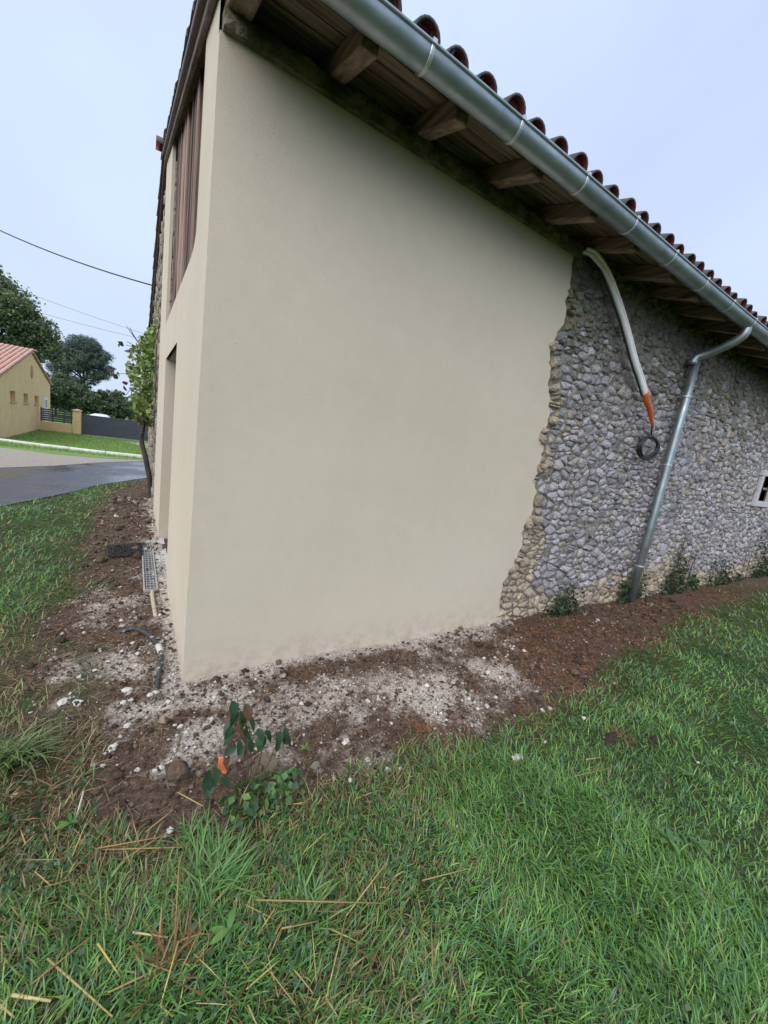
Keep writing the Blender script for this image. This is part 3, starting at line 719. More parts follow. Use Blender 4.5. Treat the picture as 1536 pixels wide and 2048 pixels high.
def blades(P, L, W, az, lean0, lean1, C, segs=3, twist=None):
    """P (n,3) roots -> verts, faces list, colours. Blades bend over in direction az"""
    n_ = len(P); dx, dy = np.cos(az), np.sin(az); sx, sy = -dy, dx
    if twist is not None: sx, sy = np.cos(az+np.pi/2+twist), np.sin(az+np.pi/2+twist)
    ts = {3: [0, .4, .75, 1], 2: [0, .55, 1], 1: [0, 1]}[segs]
    wf = {3: [.8, 1, .7], 2: [.9, .8], 1: [1]}[segs]
    pos = P.copy(); rings = []; prev = 0
    for i, t in enumerate(ts):
        if i:
            a = lean0+(lean1-lean0)*((t+prev)/2); st = L*(t-prev)
            pos = pos+np.stack([dx*np.sin(a)*st, dy*np.sin(a)*st, np.cos(a)*st], -1)
        prev = t
        if i < len(ts)-1:
            o_ = np.stack([sx*W*wf[i]/2, sy*W*wf[i]/2, 0*W], -1); rings += [pos-o_, pos+o_]
        else: rings.append(pos)
    k = len(rings); V = np.stack(rings, 1).reshape(-1, 3); base = (np.arange(n_)*k)[:, None]
    F_ = []
    for i in range(segs-1): F_.append(base+np.array([2*i, 2*i+1, 2*i+3, 2*i+2]))
    F_.append(base+np.array([2*(segs-1), 2*(segs-1)+1, 2*segs]))
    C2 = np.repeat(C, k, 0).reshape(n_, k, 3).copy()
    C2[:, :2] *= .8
    return V, F_, C2.reshape(-1, 3)
def merge(parts):
    VV, FF, CC = [], {}, []; o_ = 0
    for V, F_, C in parts:
        VV.append(V); CC.append(C)
        for f_ in F_: FF.setdefault(f_.shape[1], []).append(f_+o_)
        o_ += len(V)
    return np.concatenate(VV), [np.concatenate(v) for v in FF.values()], np.concatenate(CC)
def leaf_cards(C, size, col, up=.5, asp=1.6, fold=.25):
    """folded diamond leaves, 4 tris each: C (n,3) centres"""
    n_ = len(C); d = rng.normal(size=(n_, 3)); d[:, 2] -= .3; d /= np.linalg.norm(d, axis=1)[:, None]
    nn = rng.normal(size=(n_, 3)); nn[:, 2] += up*3; nn -= d*(nn*d).sum(1)[:, None]; nn /= np.linalg.norm(nn, axis=1)[:, None]
    s_ = np.cross(d, nn); size = np.asarray(size)[:, None]*np.ones((n_, 1))
    b0 = C-d*size/2; tip = C+d*size/2; wv = size/asp/2
    l = C-s_*wv+nn*wv*fold; r_ = C+s_*wv+nn*wv*fold
    V = np.stack([b0, r_, tip, l], 1).reshape(-1, 3); base = (np.arange(n_)*4)[:, None]
    return V, [base+np.array([0, 1, 2]), base+np.array([0, 2, 3])], np.repeat(col, 4, 0)

# ------------------------------------------------------------------ things on the ground beside the gable
GALV = simple('galvanised_grate', [(.3, (.35, .36, .35)), (.7, (.55, .56, .54))], 20, .5, .2, .003, metal=.35)
GAP, n, b = new_mat('drain_gap'); b.inputs['Base Color'].default_value = (.02, .022, .02, 1); b.inputs['Roughness'].default_value = .6
gr = empty('channel_drain', (-.13, 2.15, .0), 'narrow galvanised drain grate laid along the door step', 'drain')
gx0, gx1, gy0, gy1, gzt = -.185, -.072, 1.42, 2.92, .022
MB().box((gx0+.004, gy0+.004, -.05), (gx1-.004, gy1-.004, .004)).build('channel', GAP, gr)
for (a_, b_) in (((gx0, gy0, -.05), (gx0+.012, gy1, gzt)), ((gx1-.012, gy0, -.05), (gx1, gy1, gzt)), ((gx0+.0125, gy0, -.05), (gx1-.0125, gy0+.012, gzt)), ((gx0+.0125, gy1-.012, -.05), (gx1-.0125, gy1, gzt))):
    MB().box(a_, b_).build('frame', GALV, gr)
sl_l = MB().box((-.0022, gy0+.013, .008), (.0022, gy1-.013, .018)).mesh('bar', GALV, False, (0, 2.15, 0))
for k in range(3): link('bar', sl_l, gr, (gx0+.113*(k+1)/4 + .13, 0, 0))
sl_c = MB().box((gx0+.013, -.003, .009), (gx1-.013, .003, .0195)).mesh('crossbar', GALV, False, (-.13, 0, 0))
for k in range(24): link('crossbar', sl_c, gr, (0, gy0+.06*(k+1)-2.15, 0))
o = MB().tube(spline([(-.118, 1.40, .012), (-.12, 1.2, .014), (-.112, 1.0, .004), (-.108, .9, -.01)]), .016, 10).build('pvc_pipe', simple('dirty_pvc', [(.3, (.32, .25, .16)), (.7, (.55, .48, .36))], 30, .6, .3, .003), None, True)
tag(o, 'short dirty cream pipe stub lying in the soil below the drain grate', 'pipe')
hp = [gp(*q)[:2] for q in ((238, 1262), (265, 1264), (292, 1277), (312, 1298), (322, 1323), (319, 1350), (312, 1378))]
hose = empty('conduit', (hp[3][0], hp[3][1], 0), 'curved black conduit spattered with lime arching out of the soil', 'conduit')
HM = simple('limed_rubber', [(.35, (.02, .02, .022)), (.58, (.05, .05, .055)), (.63, (.5, .47, .43)), (.8, (.6, .57, .52))], 22, .6, .3, .003)
hs = spline([(p[0], p[1], h_) for p, h_ in zip(hp, (-.01, .025, .04, .045, .045, .03, -.015))], 8)
MB().tube(hs, [.013+.0015*(i % 2) for i in range(len(hs))], 10).build('tube', HM, hose, True)
a_ = len(hs)*26//48
MB().tube(hs[a_:a_+5], .019, 10).build('lime_lump', SLABM, hose, True)
# dark net patch beside the grate
mat_ = empty('mesh_mat', (-.33, 2.6, .01), 'black crumpled mesh mat on the soil next to the drain grate', 'mat')
V_ = []; F_ = []; A_ = gp(214, 1096)[:2]; B_ = gp(284, 1090)[:2]; C_ = gp(285, 1114)[:2]; D_ = gp(216, 1119)[:2]; nn_ = 22
mbk = MB()
for i in range(nn_+1):
    for (P0, P1, Q0, Q1) in ((A_, B_, D_, C_), (A_, D_, B_, C_)):
        t = i/nn_; s0 = P0+(P1-P0)*t; s1 = Q0+(Q1-Q0)*t
        pts = [(*(s0+(s1-s0)*u_), .018+.02*float(fbm(*(s0+(s1-s0)*u_), 14))+random.uniform(-.004, .004)) for u_ in np.linspace(0, 1, 12)]
        mbk.tube(pts, .0035, 4, False)
mbk.build('netting', BLK, mat_)

# ------------------------------------------------------------------ neighbour's plot
K = 1.75
def H(x0, y0, z0): return (-.2828+(x0+.2828)*K, (y0+2.3907)*K-2.3907, 1.6+(z0-1.6)*K)
OCH = simple('ochre_render', [(.3, (.68, .455, .235)), (.7, (.78, .55, .31))], 1.6, .9, .3, .01, 40)
RED = simple('neighbour_tile', [(.3, (.36, .14, .10)), (.5, (.50, .26, .19)), (.72, (.70, .50, .42))], 4, .75, .3, .01, 30)
OCHD = simple('ochre_sill', [(.3, (.48, .30, .15)), (.7, (.60, .40, .22))], 4, .85, .2, .004)
WHT, n, b = new_mat('white_paint'); b.inputs['Base Color'].default_value = (.75, .77, .8, 1); b.inputs['Roughness'].default_value = .4
HX = H(-3.7, 0, 0)[0]; hy = lambda y: H(0, y, 0)[1]; hz = lambda z_: H(0, 0, z_)[2]
house = empty('ochre_house', (HX, hy(18.4), -1.2), 'ochre rendered house with red tiled gable roof across the road', 'house')
ya, yb2, yap = hy(14.5)-6.2, hy(22.4), hy(18.4)
ya = yap-1.45*(yb2-yap)
ze, za = hz(1.93), hz(2.96)
WR = [(hy(15.18), hy(15.85), hz(1.13), hz(1.47)), (hy(17.02), hy(17.72), hz(1.09), hz(1.43)), (hy(18.89), hy(19.66), hz(1.05), hz(1.38))]
def gz_(y): return za-(za-ze)*abs(y-yap)/(yb2-yap)
wallm = MB(); bands = sorted({ya, yap, yb2, *[v for w_ in WR for v in w_[:2]]})
for y0, y1 in zip(bands[:-1], bands[1:]):
    hole = [w_ for w_ in WR if abs(w_[0]-y0) < 1e-6]
    segs_ = [(-1.4, None)] if not hole else [(-1.4, hole[0][2]), (hole[0][3], None)]
    for z0, z1 in segs_:
        t0, t1 = (gz_(y0), gz_(y1)) if z1 is None else (z1, z1)
        wallm.hexa([(x, y, zz) for lvl in (0, 1) for y, zt2 in ((y0, t0), (y1, t1)) for x, zz in ((HX-.35, zt2 if lvl else z0), (HX, zt2 if lvl else z0))])
wallm.box((HX-11, ya, -1.4), (HX-.352, ya+.35, gz_(ya))); wallm.box((HX-11, yb2-.35, -1.4), (HX-.352, yb2, ze)); wallm.box((HX-11.4, ya, -1.4), (HX-11.002, yb2, gz_(ya)))
wl = wallm.build('wall', OCH, house)
for (y0, y1, z0, z1) in WR:
    wi = MB().box((HX-.30, y0, z0), (HX-.26, y1, z1)).build('window', OCHD, house)
    bevel(MB().box((HX-.10, y0-.08, z0-.07), (HX+.10, y1+.10, z0-.002)).build('sill', OCHD, wi), .01)
# tall oval relief on the gable
V_ = []; oy, oz0, ow, oh = yap+.02, hz(2.27), .32, hz(2.52)-hz(2.27)
for d_, sc in ((0, 1.0), (.05, .9)):
    V_ += [(HX+d_+.002, oy+ow*sc*math.cos(t), oz0+oh*sc*math.sin(t)) for t in np.linspace(0, 2*math.pi, 25)[:-1]]
MB().add(V_, [(k, (k+1) % 24, 24+(k+1) % 24, 24+k) for k in range(24)]+[tuple(24+k for k in range(24))]).build('oval_vent', simple('terracotta_vent', [(.3, (.42, .2, .08)), (.7, (.55, .28, .12))], 3, .9, .2), house)
# stain below the vent: a real run of darker render
MB().add([(HX+.003, oy-.03, oz0-oh*.8), (HX+.003, oy+.08, oz0-oh*.8), (HX+.003, oy+.05, oz0-oh*3.0), (HX+.003, oy+.02, oz0-oh*3.0)], [(0, 1, 2, 3)]).build('stain', OCHD, house)
dr = MB().box((HX+.0, hy(20.75), -1.2), (HX+.05, hy(21.65), hz(1.34))).build('door', WHT, house)
MB().box((HX+.051, hy(20.95), hz(.9)), (HX+.06, hy(21.45), hz(1.25))).build('pane', simple('pale_glass', [(.3, (.4, .45, .55)), (.7, (.5, .55, .62))], 2, .2, 0), dr)
# roof: two tiled slopes, tiles in rows
rf = MB()
for sgn in (-1, 1):
    yo = yap+(yb2-yap+.35 if sgn > 0 else ya-yap-.35); zo = za+.08-(za-ze)*(abs(yo-yap)/(yb2-yap))
    rf.hexa([(x, y, zz+(.10 if t else 0)) for t in (0, 1) for y, zz in ((yap, za+.08), (yo, zo)) for x in (HX-11.3, HX+.12)])
rf = rf.build('roof', RED, house)
tmn = tile_mesh(.5, .115, .10, .10, seg=5).mesh('roof_tile', [RED, RED], True); npar = 0
pa = math.atan((za-ze)/(yb2-yap)); V_, F_ = [], []
for c_ in range(46):
    x = HX+.05-c_*.24
    for r_ in range(30):
        d_ = (yap-ya+.4)-r_*.42
        if d_ < .2: break
        y = yap-d_; zz = za+.20-(za-ze)*d_/(yb2-yap)
        if npar < 280 and d_ < 8.5:
            o = link('roof_tile', tmn, rf, (x-HX, y-hy(18.4), zz+1.2)); o.rotation_euler = (pa+.03, 0, random.uniform(-.03, .03)); npar += 1
        else:
            T = Matrix.Translation((x, y, zz)) @ Matrix.Rotation(pa+.03, 4, 'X'); o_ = len(V_)
            V_ += [tuple(T @ v.co) for v in tmn.vertices]; F_ += [tuple(o_+i for i in p.vertices) for p in tmn.polygons]
mb = MB().add(V_, F_).build('far_tiles', RED, rf); mb['kind'] = 'stuff'
for c_ in range(25):
    o = link('ridge_tile', tmn, rf, (.1-c_*.45-.3, 0, za+.17+1.2)); o.rotation_euler = (0, 0, -math.pi/2)
# low wall, slatted fence, gate post, gate, drive, van
gy_ = H(0, 19.5, 0)[1]; gz0 = -1.2
ANTH = simple('anthracite', [(.3, (.045, .05, .062)), (.7, (.065, .072, .088))], 2, .45, .05, .002)
fence = empty('slat_fence', (H(-3, 0, 0)[0], gy_, gz0), 'dark slatted fence on a low ochre wall beside the house', 'fence')
fx0, fx1, fxm = H(-3.62, 0, 0)[0], H(-2.57, 0, 0)[0], H(-2.85, 0, 0)[0]
MB().box((fx0, gy_-.1, gz0-.2), (fx1, gy_+.1, hz(.38))).build('low_wall', OCH, fence)
for k in range(6):
    z0 = hz(.42)+k*.15
    bevel(MB().box((fx0, gy_-.02, z0), (fxm, gy_+.02, z0+.115)).build('slat', ANTH, fence), .004)
    bevel(MB().box((fxm+.03, gy_-.02, z0), (fx1-.01, gy_+.02, z0+.125)).build('slat', ANTH, fence), .004)
for x in (fx0+.04, (fx0+fxm)/2, fxm, fx1-.06): MB().box((x-.03, gy_+.022, hz(.385)), (x+.03, gy_+.08, hz(.42)+.93)).build('post', ANTH, fence)
px0, px1 = H(-2.54, 0, 0)[0], H(-2.27, 0, 0)[0]
post = empty('gate_pillar', ((px0+px1)/2, gy_, gz0), 'square ochre gate pillar with a pale cap', 'pillar')
MB().box((px0, gy_-.24, gz0-.2), (px1, gy_+.24, hz(.98))).build('shaft', OCH, post)
cp = MB(); cx_ = (px0+px1)/2; hw = (px1-px0)/2+.05
cp.add([(cx_-hw, gy_-.3, hz(.982)), (cx_+hw, gy_-.3, hz(.982)), (cx_+hw, gy_+.3, hz(.982)), (cx_-hw, gy_+.3, hz(.982)), (cx_-hw, gy_-.3, hz(.982)+.06), (cx_+hw, gy_-.3, hz(.982)+.06), (cx_+hw, gy_+.3, hz(.982)+.06), (cx_-hw, gy_+.3, hz(.982)+.06), (cx_, gy_, hz(.982)+.15)], [(3, 2, 1, 0), (0, 1, 5, 4), (1, 2, 6, 5), (2, 3, 7, 6), (3, 0, 4, 7), (4, 5, 8), (5, 6, 8), (6, 7, 8), (7, 4, 8)]).build('cap', simple('pale_cap', [(.3, (.5, .4, .26)), (.7, (.62, .5, .34))], 3, .85, .2), post)
gate = empty('sliding_gate', (H(-1, 0, 0)[0], gy_, gz0), 'plain anthracite sliding gate across the neighbour\'s drive', 'gate')
gxa, gxb = px1+.03, H(.25, 0, 0)[0]
MB().box((gxa, gy_-.025, gz0+.07), (gxb, gy_+.025, gz0+1.48)).build('leaf_panel', ANTH, gate)
MB().box((gxa, gy_-.04, gz0+1.481), (gxb, gy_+.04, gz0+1.53)).build('top_rail', ANTH, gate)
MB().box((gxa, gy_-.04, gz0+.02), (gxb, gy_+.04, gz0+.069)).build('bottom_rail', ANTH, gate)
p2 = empty('gate_pillar', (H(.32, 0, 0)[0], gy_, gz0), 'ochre gate pillar at the far end of the gate, half hidden by the barn', 'pillar')
MB().box((H(.26, 0, 0)[0], gy_-.24, gz0-.2), (H(.26, 0, 0)[0]+.48, gy_+.24, gz0+1.7)).build('shaft', OCH, p2)
MB().box((H(.26, 0, 0)[0]-.05, gy_-.29, gz0+1.702), (H(.26, 0, 0)[0]+.53, gy_+.29, gz0+1.78)).build('cap', OCHD, p2)
DRV = simple('drive_concrete', [(.3, (.34, .33, .32)), (.7, (.48, .47, .46))], 3, .5, .2, .004, 60)
strip('driveway', [(-3.6, gy_-.9), (3.0, gy_-.9)], [(-3.6, gy_+9), (3.0, gy_+9)], .006, DRV)
strip('driveway_apron', [(-1.2, gy_-2.6), (-.3, gy_-4.5), (.8, gy_-7.5)], [(3.2, gy_-.95), (4.5, gy_-3), (6, gy_-6)], .009, DRV)
# white van roof behind the gate
vx, vy = -3.2, 46.0
VZ = -1.72
van = empty('white_van', (vx, vy, VZ), 'white van parked behind the grey gate, only its roof showing', 'van')
prof2 = [(-1.05, .45), (-1.05, 1.0), (-.92, 1.35), (-.72, 1.78), (-.45, 1.92), (.45, 1.92), (.72, 1.78), (.92, 1.35), (1.05, 1.0), (1.05, .45)]
V_ = [(vx+px_*sx_, vy+yy, VZ+pz_*(1 if pz_ < 1 else sz_)) for yy, sx_, sz_ in ((-2.3, .88, .90), (-2.1, 1, 1), (1.2, 1, 1), (1.5, .97, .96)) for px_, pz_ in prof2]; kk = len(prof2)
VANP, n, b = new_mat('van_paint'); b.inputs['Base Color'].default_value = (.8, .82, .85, 1); b.inputs['Roughness'].default_value = .25
MB().add(V_, [(i*kk+j, (i+1)*kk+j, (i+1)*kk+j+1, i*kk+j+1) for i in range(3) for j in range(kk-1)]+[tuple(reversed(range(kk))), tuple(3*kk+j for j in range(kk))]).build('body', VANP, van, True)
MB().box((vx-.7, vy-2.335, VZ+1.32), (vx+.7, vy-2.318, VZ+1.6)).build('windscreen', GLS, van)
for sx_ in (-1, 1):
    for yy in (-1.6, .8): MB().tube([(vx+sx_*.80, vy+yy, VZ+.33), (vx+sx_*1.06, vy+yy, VZ+.33)], .33, 16).build('wheel', BLK, van)
# kerb: pale round-topped edging between verge and lawn
kp = [G(*q) for q in ((-3.62, 13.48), (-2.75, 13.0), (-1.91, 12.67), (-1.0, 12.35), (-.06, 12.15))]
kd = np.array(kp[0])-np.array(kp[1]); kp = [tuple(np.array(kp[0])+kd*4)]+kp+[tuple(np.array(kp[-1])+(np.array(kp[-1])-np.array(kp[-2]))*4)]
KRB = simple('pale_kerb', [(.3, (.55, .55, .53)), (.7, (.74, .74, .73))], 6, .7, .2, .003)
kerb = bpy.data.objects.new('kerb', None); COL.objects.link(kerb); structure(kerb)
for (a_, b_) in zip(kp[:-1], kp[1:]):
    nk = max(1, int(np.hypot(*(np.array(b_)-np.array(a_)))/1.0))
    for i in range(nk):
        p = np.array(a_)+(np.array(b_)-np.array(a_))*(i+.01)/nk; q = np.array(a_)+(np.array(b_)-np.array(a_))*(i+.99)/nk
        d_ = (q-p)/np.hypot(*(q-p)); s_ = np.array([-d_[1], d_[0]])*.06
        bevel(MB().hexa([(*(P+s_*t), prof(P[1])+zz) for zz in (-.1, .12) for P in (p, q) for t in (-1, 1)]).build('kerb_stone', KRB, kerb), .02, 2)

# ------------------------------------------------------------------ overhead wires
WIRE, n, b = new_mat('wire_black'); b.inputs['Base Color'].default_value = (.01, .01, .012, 1); b.inputs['Roughness'].default_value = .6
def wire(a_, b_, sag, r_, label):
    a_, b_ = np.array(a_), np.array(b_); P = [tuple(a_+(b_-a_)*t-np.array([0, 0, sag*4*t*(1-t)])) for t in np.linspace(0, 1, 40)]
    o = MB().tube(P, r_, 6).build('overhead_wire', WIRE, None, True, tuple(a_)); tag(o, label, 'wire')
e0 = on(299, 566, 1, 8.2); e1 = on(0, 421, 1, 13.0); far_ = e1+(e1-e0)*1.6
wire((-.02, 8.45, float(e0[2])+.03), far_, .5, .014, 'thick black supply cable running from the barn gable up to the left')
w0, w1 = on(50, 575, 1, 75.), on(288, 664, 1, 72.); wire(w0+(w0-w1)*1.2, w1+(w1-w0)*.3, .6, .018, 'thin upper power line crossing the sky beyond the trees')
w0, w1 = on(95, 622, 1, 75.), on(276, 673, 1, 72.); wire(w0+(w0-w1)*1.2, w1+(w1-w0)*.3, .5, .018, 'thin lower power line crossing the sky beyond the trees')

# ------------------------------------------------------------------ trees
def tree(name, label, base, height, blobs, nleaf, lsize, cols, trunk_r, limbs=9, asp=1.5, up=.4, cat='tree', group=None, lump=.35):
    """blobs: (dx, dy, z, rx, rz) crown lobes relative to the base; leaves gathered in clumps through the lobes"""
    t = empty(name, base, label, cat, group); bx_, by_, bz_ = base
    tp = [(bx_+random.uniform(-.1, .1)*i, by_, bz_-.3+height*.62*i/6) for i in range(7)]
    tm = MB().tube(tp, [trunk_r*(1-.11*i) for i in range(7)], 8)
    for k in range(limbs):
        bl = blobs[k % len(blobs)]; s0 = tp[2+k % 4]; e_ = (bx_+bl[0]+random.uniform(-.5, .5)*bl[3], by_+bl[1]+random.uniform(-.5, .5)*bl[3], bz_+bl[2]+random.uniform(-.3, .3)*bl[4])
        mid_ = tuple((s0[i]+e_[i])/2+random.uniform(-.3, .3)+(.3 if i == 2 else 0) for i in range(3))
        tm.tube(spline([s0, mid_, e_], 4), [trunk_r*.42*(1-.085*i) for i in range(9)], 6)
    tm.build('trunk', BARK, t, True)
    parts = []; wsum = sum(b_[3]**2*b_[4] for b_ in blobs)
    for bl in blobs:
        nb = int(nleaf*bl[3]**2*bl[4]/wsum); nc = max(6, nb//28)
        d_ = rng.normal(size=(nc, 3)); d_ /= np.linalg.norm(d_, axis=1)[:, None]
        cc = d_*(rng.random(nc)**.38)[:, None]*np.array([bl[3], bl[3], bl[4]])
        cid = rng.integers(0, nc, nb); P = cc[cid]+rng.normal(size=(nb, 3))*np.array([1, 1, .7])*lump*min(bl[3], bl[4])*.45
        P = P+np.array([bl[0], bl[1], bl[2]])
        cv = np.array(cols)[rng.integers(0, len(cols), nc)][cid]*(.75+.5*rng.random((nb, 1)))
        parts.append(leaf_cards(P, lsize*(.6+.8*rng.random(nb)), cv, up, asp))
    V, F_, C = merge(parts); link('crown', fast_mesh('crown', V, F_, LEAFM, C), t)
    return t
OAKC = [(.12, .165, .09), (.17, .225, .115), (.21, .265, .14), (.10, .14, .09)]
PINC = [(.13, .17, .15), (.17, .215, .185), (.10, .135, .12)]
HEDC = [(.10, .145, .085), (.14, .19, .105), (.18, .225, .12)]
def at(px, py, Y): p = on(px, py, 1, Y); return p
p = at(20, 760, 62.)
tree('oak_tree', 'large dark leafy oak rising behind the ochre house', (p[0]-2.0, 62, -1.2), 15, [(-4, 0, 12.6, 4.6, 3.4), (1.2, 0, 11.6, 3.4, 2.6), (-1, 1, 14.2, 3.0, 2.2), (4.0, 0, 9.6, 2.6, 2.0), (-3, 0, 8.6, 3.4, 2.2), (2.4, 1, 7.2, 2.6, 2.0), (-7, 0, 10.5, 3.4, 2.6), (5.2, 0, 7.6, 1.7, 1.5)], 70000, .30, OAKC, .55, 14, 1.35)
p = at(160, 800, 90.)
tree('pine_tree', 'tall grey green pine standing behind the grey gate', (p[0]+.4, 90, -1.2), 15, [(.2, 0, 12.0, 2.6, 1.5), (2.6, 0, 10.6, 1.9, 1.2), (-2.3, 0, 10.4, 2.0, 1.3), (3.4, 0, 8.2, 1.5, 1.0), (-1.0, 0, 8.3, 2.4, 1.4), (-3.4, 0, 7.2, 2.0, 1.3), (1.4, 0, 6.2, 1.5, 1.0), (-2.2, 0, 4.8, 2.6, 1.6), (.6, 0, 9.6, 3.0, 1.5), (2.2, 0, 7.4, 1.8, 1.3), (-4.4, 0, 9.0, 1.5, 1.0)], 60000, .34, PINC, .34, 12, 4.0, .2)
for q, (px, wd, hh, lab) in enumerate(((112, 3.6, 5.6, 'dense green tree just right of the ochre house corner'), (150, 3.4, 4.8, 'low dark bushy tree behind the slatted fence'), (190, 3.4, 4.4, 'low dark bushy tree behind the gate above the van'), (232, 2.0, 4.7, 'small round dark tree at the right end of the hedge'), (262, 3.0, 3.0, 'low bush beyond the gate beside the vine'), (66, 4.2, 5.2, 'dense shrub mass hidden behind the ochre house roof'))):
    p = at(px, 812, 74.)
    tree('bushy_tree', lab, (p[0], 74+q*.7, -1.2), hh, [(0, 0, hh*.55, wd*.75, hh*.42), (wd*.6, 0, hh*.42, wd*.5, hh*.36), (-wd*.6, 0, hh*.45, wd*.55, hh*.4), (.2*wd, 0, hh*.85, wd*.35, hh*.18)], 5200, .32, HEDC, .16, 6, 1.4)
for q in range(9):
    x_ = -26+q*7.5; tree('bushy_tree', 'distant low tree in the far hedgerow', (x_, 118+random.uniform(-3, 3), -1.2), 4.4, [(0, 0, 2.6, 3.2, 2.0), (2.6, 0, 2.1, 2.4, 1.7), (-2.4, 0, 2.0, 2.6, 1.6)], 2600, .45, HEDC, .2, 4, group='distant hedgerow trees')
# ------------------------------------------------------------------ vine on the gable
VY = 5.75
vine = empty('vine', (-.02, VY, -.07), 'old leafy vine with a crooked dark trunk against the barn gable', 'vine')
vt = [on(302, 1000, 1, VY), on(300, 965, 1, VY), on(291, 915, 1, VY), on(283, 880, 1, VY), on(287, 850, 1, VY), on(285, 820, 1, VY), on(291, 760, 1, VY), on(288, 700, 1, VY)]
vt[0][2] = -.12
MB().tube(spline([tuple(p) for p in vt], 5), [.05-.033*i/35 for i in range(36)], 9).build('trunk', BARK, vine, True)
for k in range(14):
    s0 = vt[4+k % 4]; s0 = tuple(s0); e_ = (s0[0]-random.uniform(.02, .3), s0[1]+random.uniform(-.4, .5), s0[2]+random.uniform(-.2, .5))
    MB().tube(spline([s0, tuple((a_+c_)/2+random.uniform(-.05, .05) for a_, c_ in zip(s0, e_)), e_], 4), [.010-.0008*i for i in range(9)], 5).build('shoot', BARK, vine, True)
for (qa, qb) in (((285, 715), (252, 690)), ((285, 760), (232, 748)), ((280, 770), (252, 790))):
    a_, c_ = on(*qa, 1, VY-.1), on(*qb, 1, VY-.2); MB().tube(spline([tuple(a_), tuple((a_+c_)/2+np.array([0, 0, .05])), tuple(c_)], 4), .004, 5).build('shoot', BARK, vine, True)
n_ = 1500; u_ = rng.random(n_); zz = 1.28+1.62*u_; xx = -.05-.33*rng.random(n_)**1.2*np.sin(np.pi*np.clip(u_*.9+.1, 0, 1))**.6; yy = VY+rng.normal(size=n_)*.30; xx = -.05+(xx+.05)*(.25+1.1*fbm(zz*0+2, zz, 3.2)+.25*rng.random(n_))
gcol = np.array([(.15, .24, .05), (.22, .31, .08), (.10, .18, .045), (.28, .34, .12)])[rng.integers(0, 4, n_)]*(.7+.6*rng.random((n_, 1)))
br = rng.random(n_) < .025; gcol[br] = (.22, .07, .03)
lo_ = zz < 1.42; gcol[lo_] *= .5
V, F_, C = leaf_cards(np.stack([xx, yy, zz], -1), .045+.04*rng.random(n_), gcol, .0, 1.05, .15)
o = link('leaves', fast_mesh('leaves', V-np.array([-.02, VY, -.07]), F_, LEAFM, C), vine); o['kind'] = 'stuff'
def leaf_mesh(L, W, fold=.2, droop=.2, lobes=0, nseg=5):
    V_ = []; F_ = []
    for i in range(nseg+1):
        t = i/nseg; ww = W*math.sin(math.pi*min(1, t*.94+.06))**.75*(1-.15*t)
        if lobes: ww *= 1+.22*math.cos(t*math.pi*2*lobes)
        zc_ = -droop*L*t*t
        V_ += [(t*L, -ww/2, zc_+fold*ww/2), (t*L, 0, zc_), (t*L, ww/2, zc_+fold*ww/2)]
    for i in range(nseg):
        a_ = i*3; F_ += [(a_, a_+3, a_+4, a_+1), (a_+1, a_+4, a_+5, a_+2)]
    return MB().add(V_, F_)
def colored(me, col, var=.0):
    c = np.tile(np.array(col, float), (len(me.vertices), 1))*(1+rng.normal(size=(len(me.vertices), 1))*var); set_col(me, np.clip(c, 0, 1)); return me
VLM = [colored(leaf_mesh(.095, .09, .15, .3, 2).mesh('leaf', LEAFM, True), c_, .1) for c_ in ((.035, .07, .025), (.10, .15, .04), (.2, .07, .04))]
for (px, py, k) in ((240, 688, 0), (247, 692, 0), (274, 690, 2), (222, 742, 2), (239, 752, 1), (236, 757, 0), (252, 770, 2), (254, 782, 0), (262, 705, 1), (268, 735, 1)):
    p = on(px, py, 1, VY-.15); o = link('leaf', VLM[k], vine, tuple(p-np.array([-.02, VY, -.07]))); o.rotation_euler = (random.uniform(0, 6), random.uniform(-1, 1), random.uniform(0, 6))

# ------------------------------------------------------------------ ivy on the stone wall foot
def ivy(px, py, wx, hz_, n_, label, thin=1.0):
    n_ = int(n_*.62)
    p = on(px, py, 1, 0.); x0 = p[0]; t = empty('ivy', (x0, -.03, 0), label, 'ivy', 'ivy clumps along the foot of the stone wall')
    for k in range(5):
        st_ = MB(); xx = x0+random.uniform(-.5, .5)*wx; st_.tube(spline([(xx, -.05, -.05), (xx+random.uniform(-.08, .08), -.03, hz_*.4), (xx+random.uniform(-.15, .15), -.03, hz_*random.uniform(.7, 1))], 4), [.006-.0005*i for i in range(9)], 5); st_.build('stem', BARK, t, True)
    u_ = rng.random(n_)**1.4; cl = np.minimum(rng.integers(0, 14, n_), rng.integers(0, 14, n_)); cxs = rng.uniform(-.75, .75, 14)*wx; chs = rng.uniform(.2, 1, 14)**1.5*hz_
    P = np.stack([x0+cxs[cl]+rng.normal(size=n_)*.09, -.015-.05*rng.random(n_)*(1-.5*u_)-.05*(u_ < .2)*rng.random(n_), u_*chs[cl]+.01], -1)
    c_ = np.array([(.02, .045, .016), (.03, .06, .022), (.045, .08, .03), (.07, .10, .045)])[rng.integers(0, 4, n_)]*(.7+.6*rng.random((n_, 1)))
    V, F_, C = leaf_cards(P, .022+.035*rng.random(n_), c_, -.1, 1.15, .15)
    o = link('leaves', fast_mesh('leaves', V-np.array([x0, -.03, 0]), F_, LEAFM, C), t); o['kind'] = 'stuff'
ivy(1128, 1195, .3, .45, 420, 'small dark ivy clump between the render edge and the downpipe')
ivy(1255, 1190, .42, .55, 520, 'ivy growing up behind the foot of the downpipe')
ivy(1345, 1165, 1.0, .75, 1000, 'broad dark ivy clump just right of the downpipe')
ivy(1435, 1135, .7, .55, 420, 'sparse low ivy between the two broad ivy clumps')
ivy(1500, 1115, 2.1, 1.05, 1500, 'tall ivy patch below the small window')
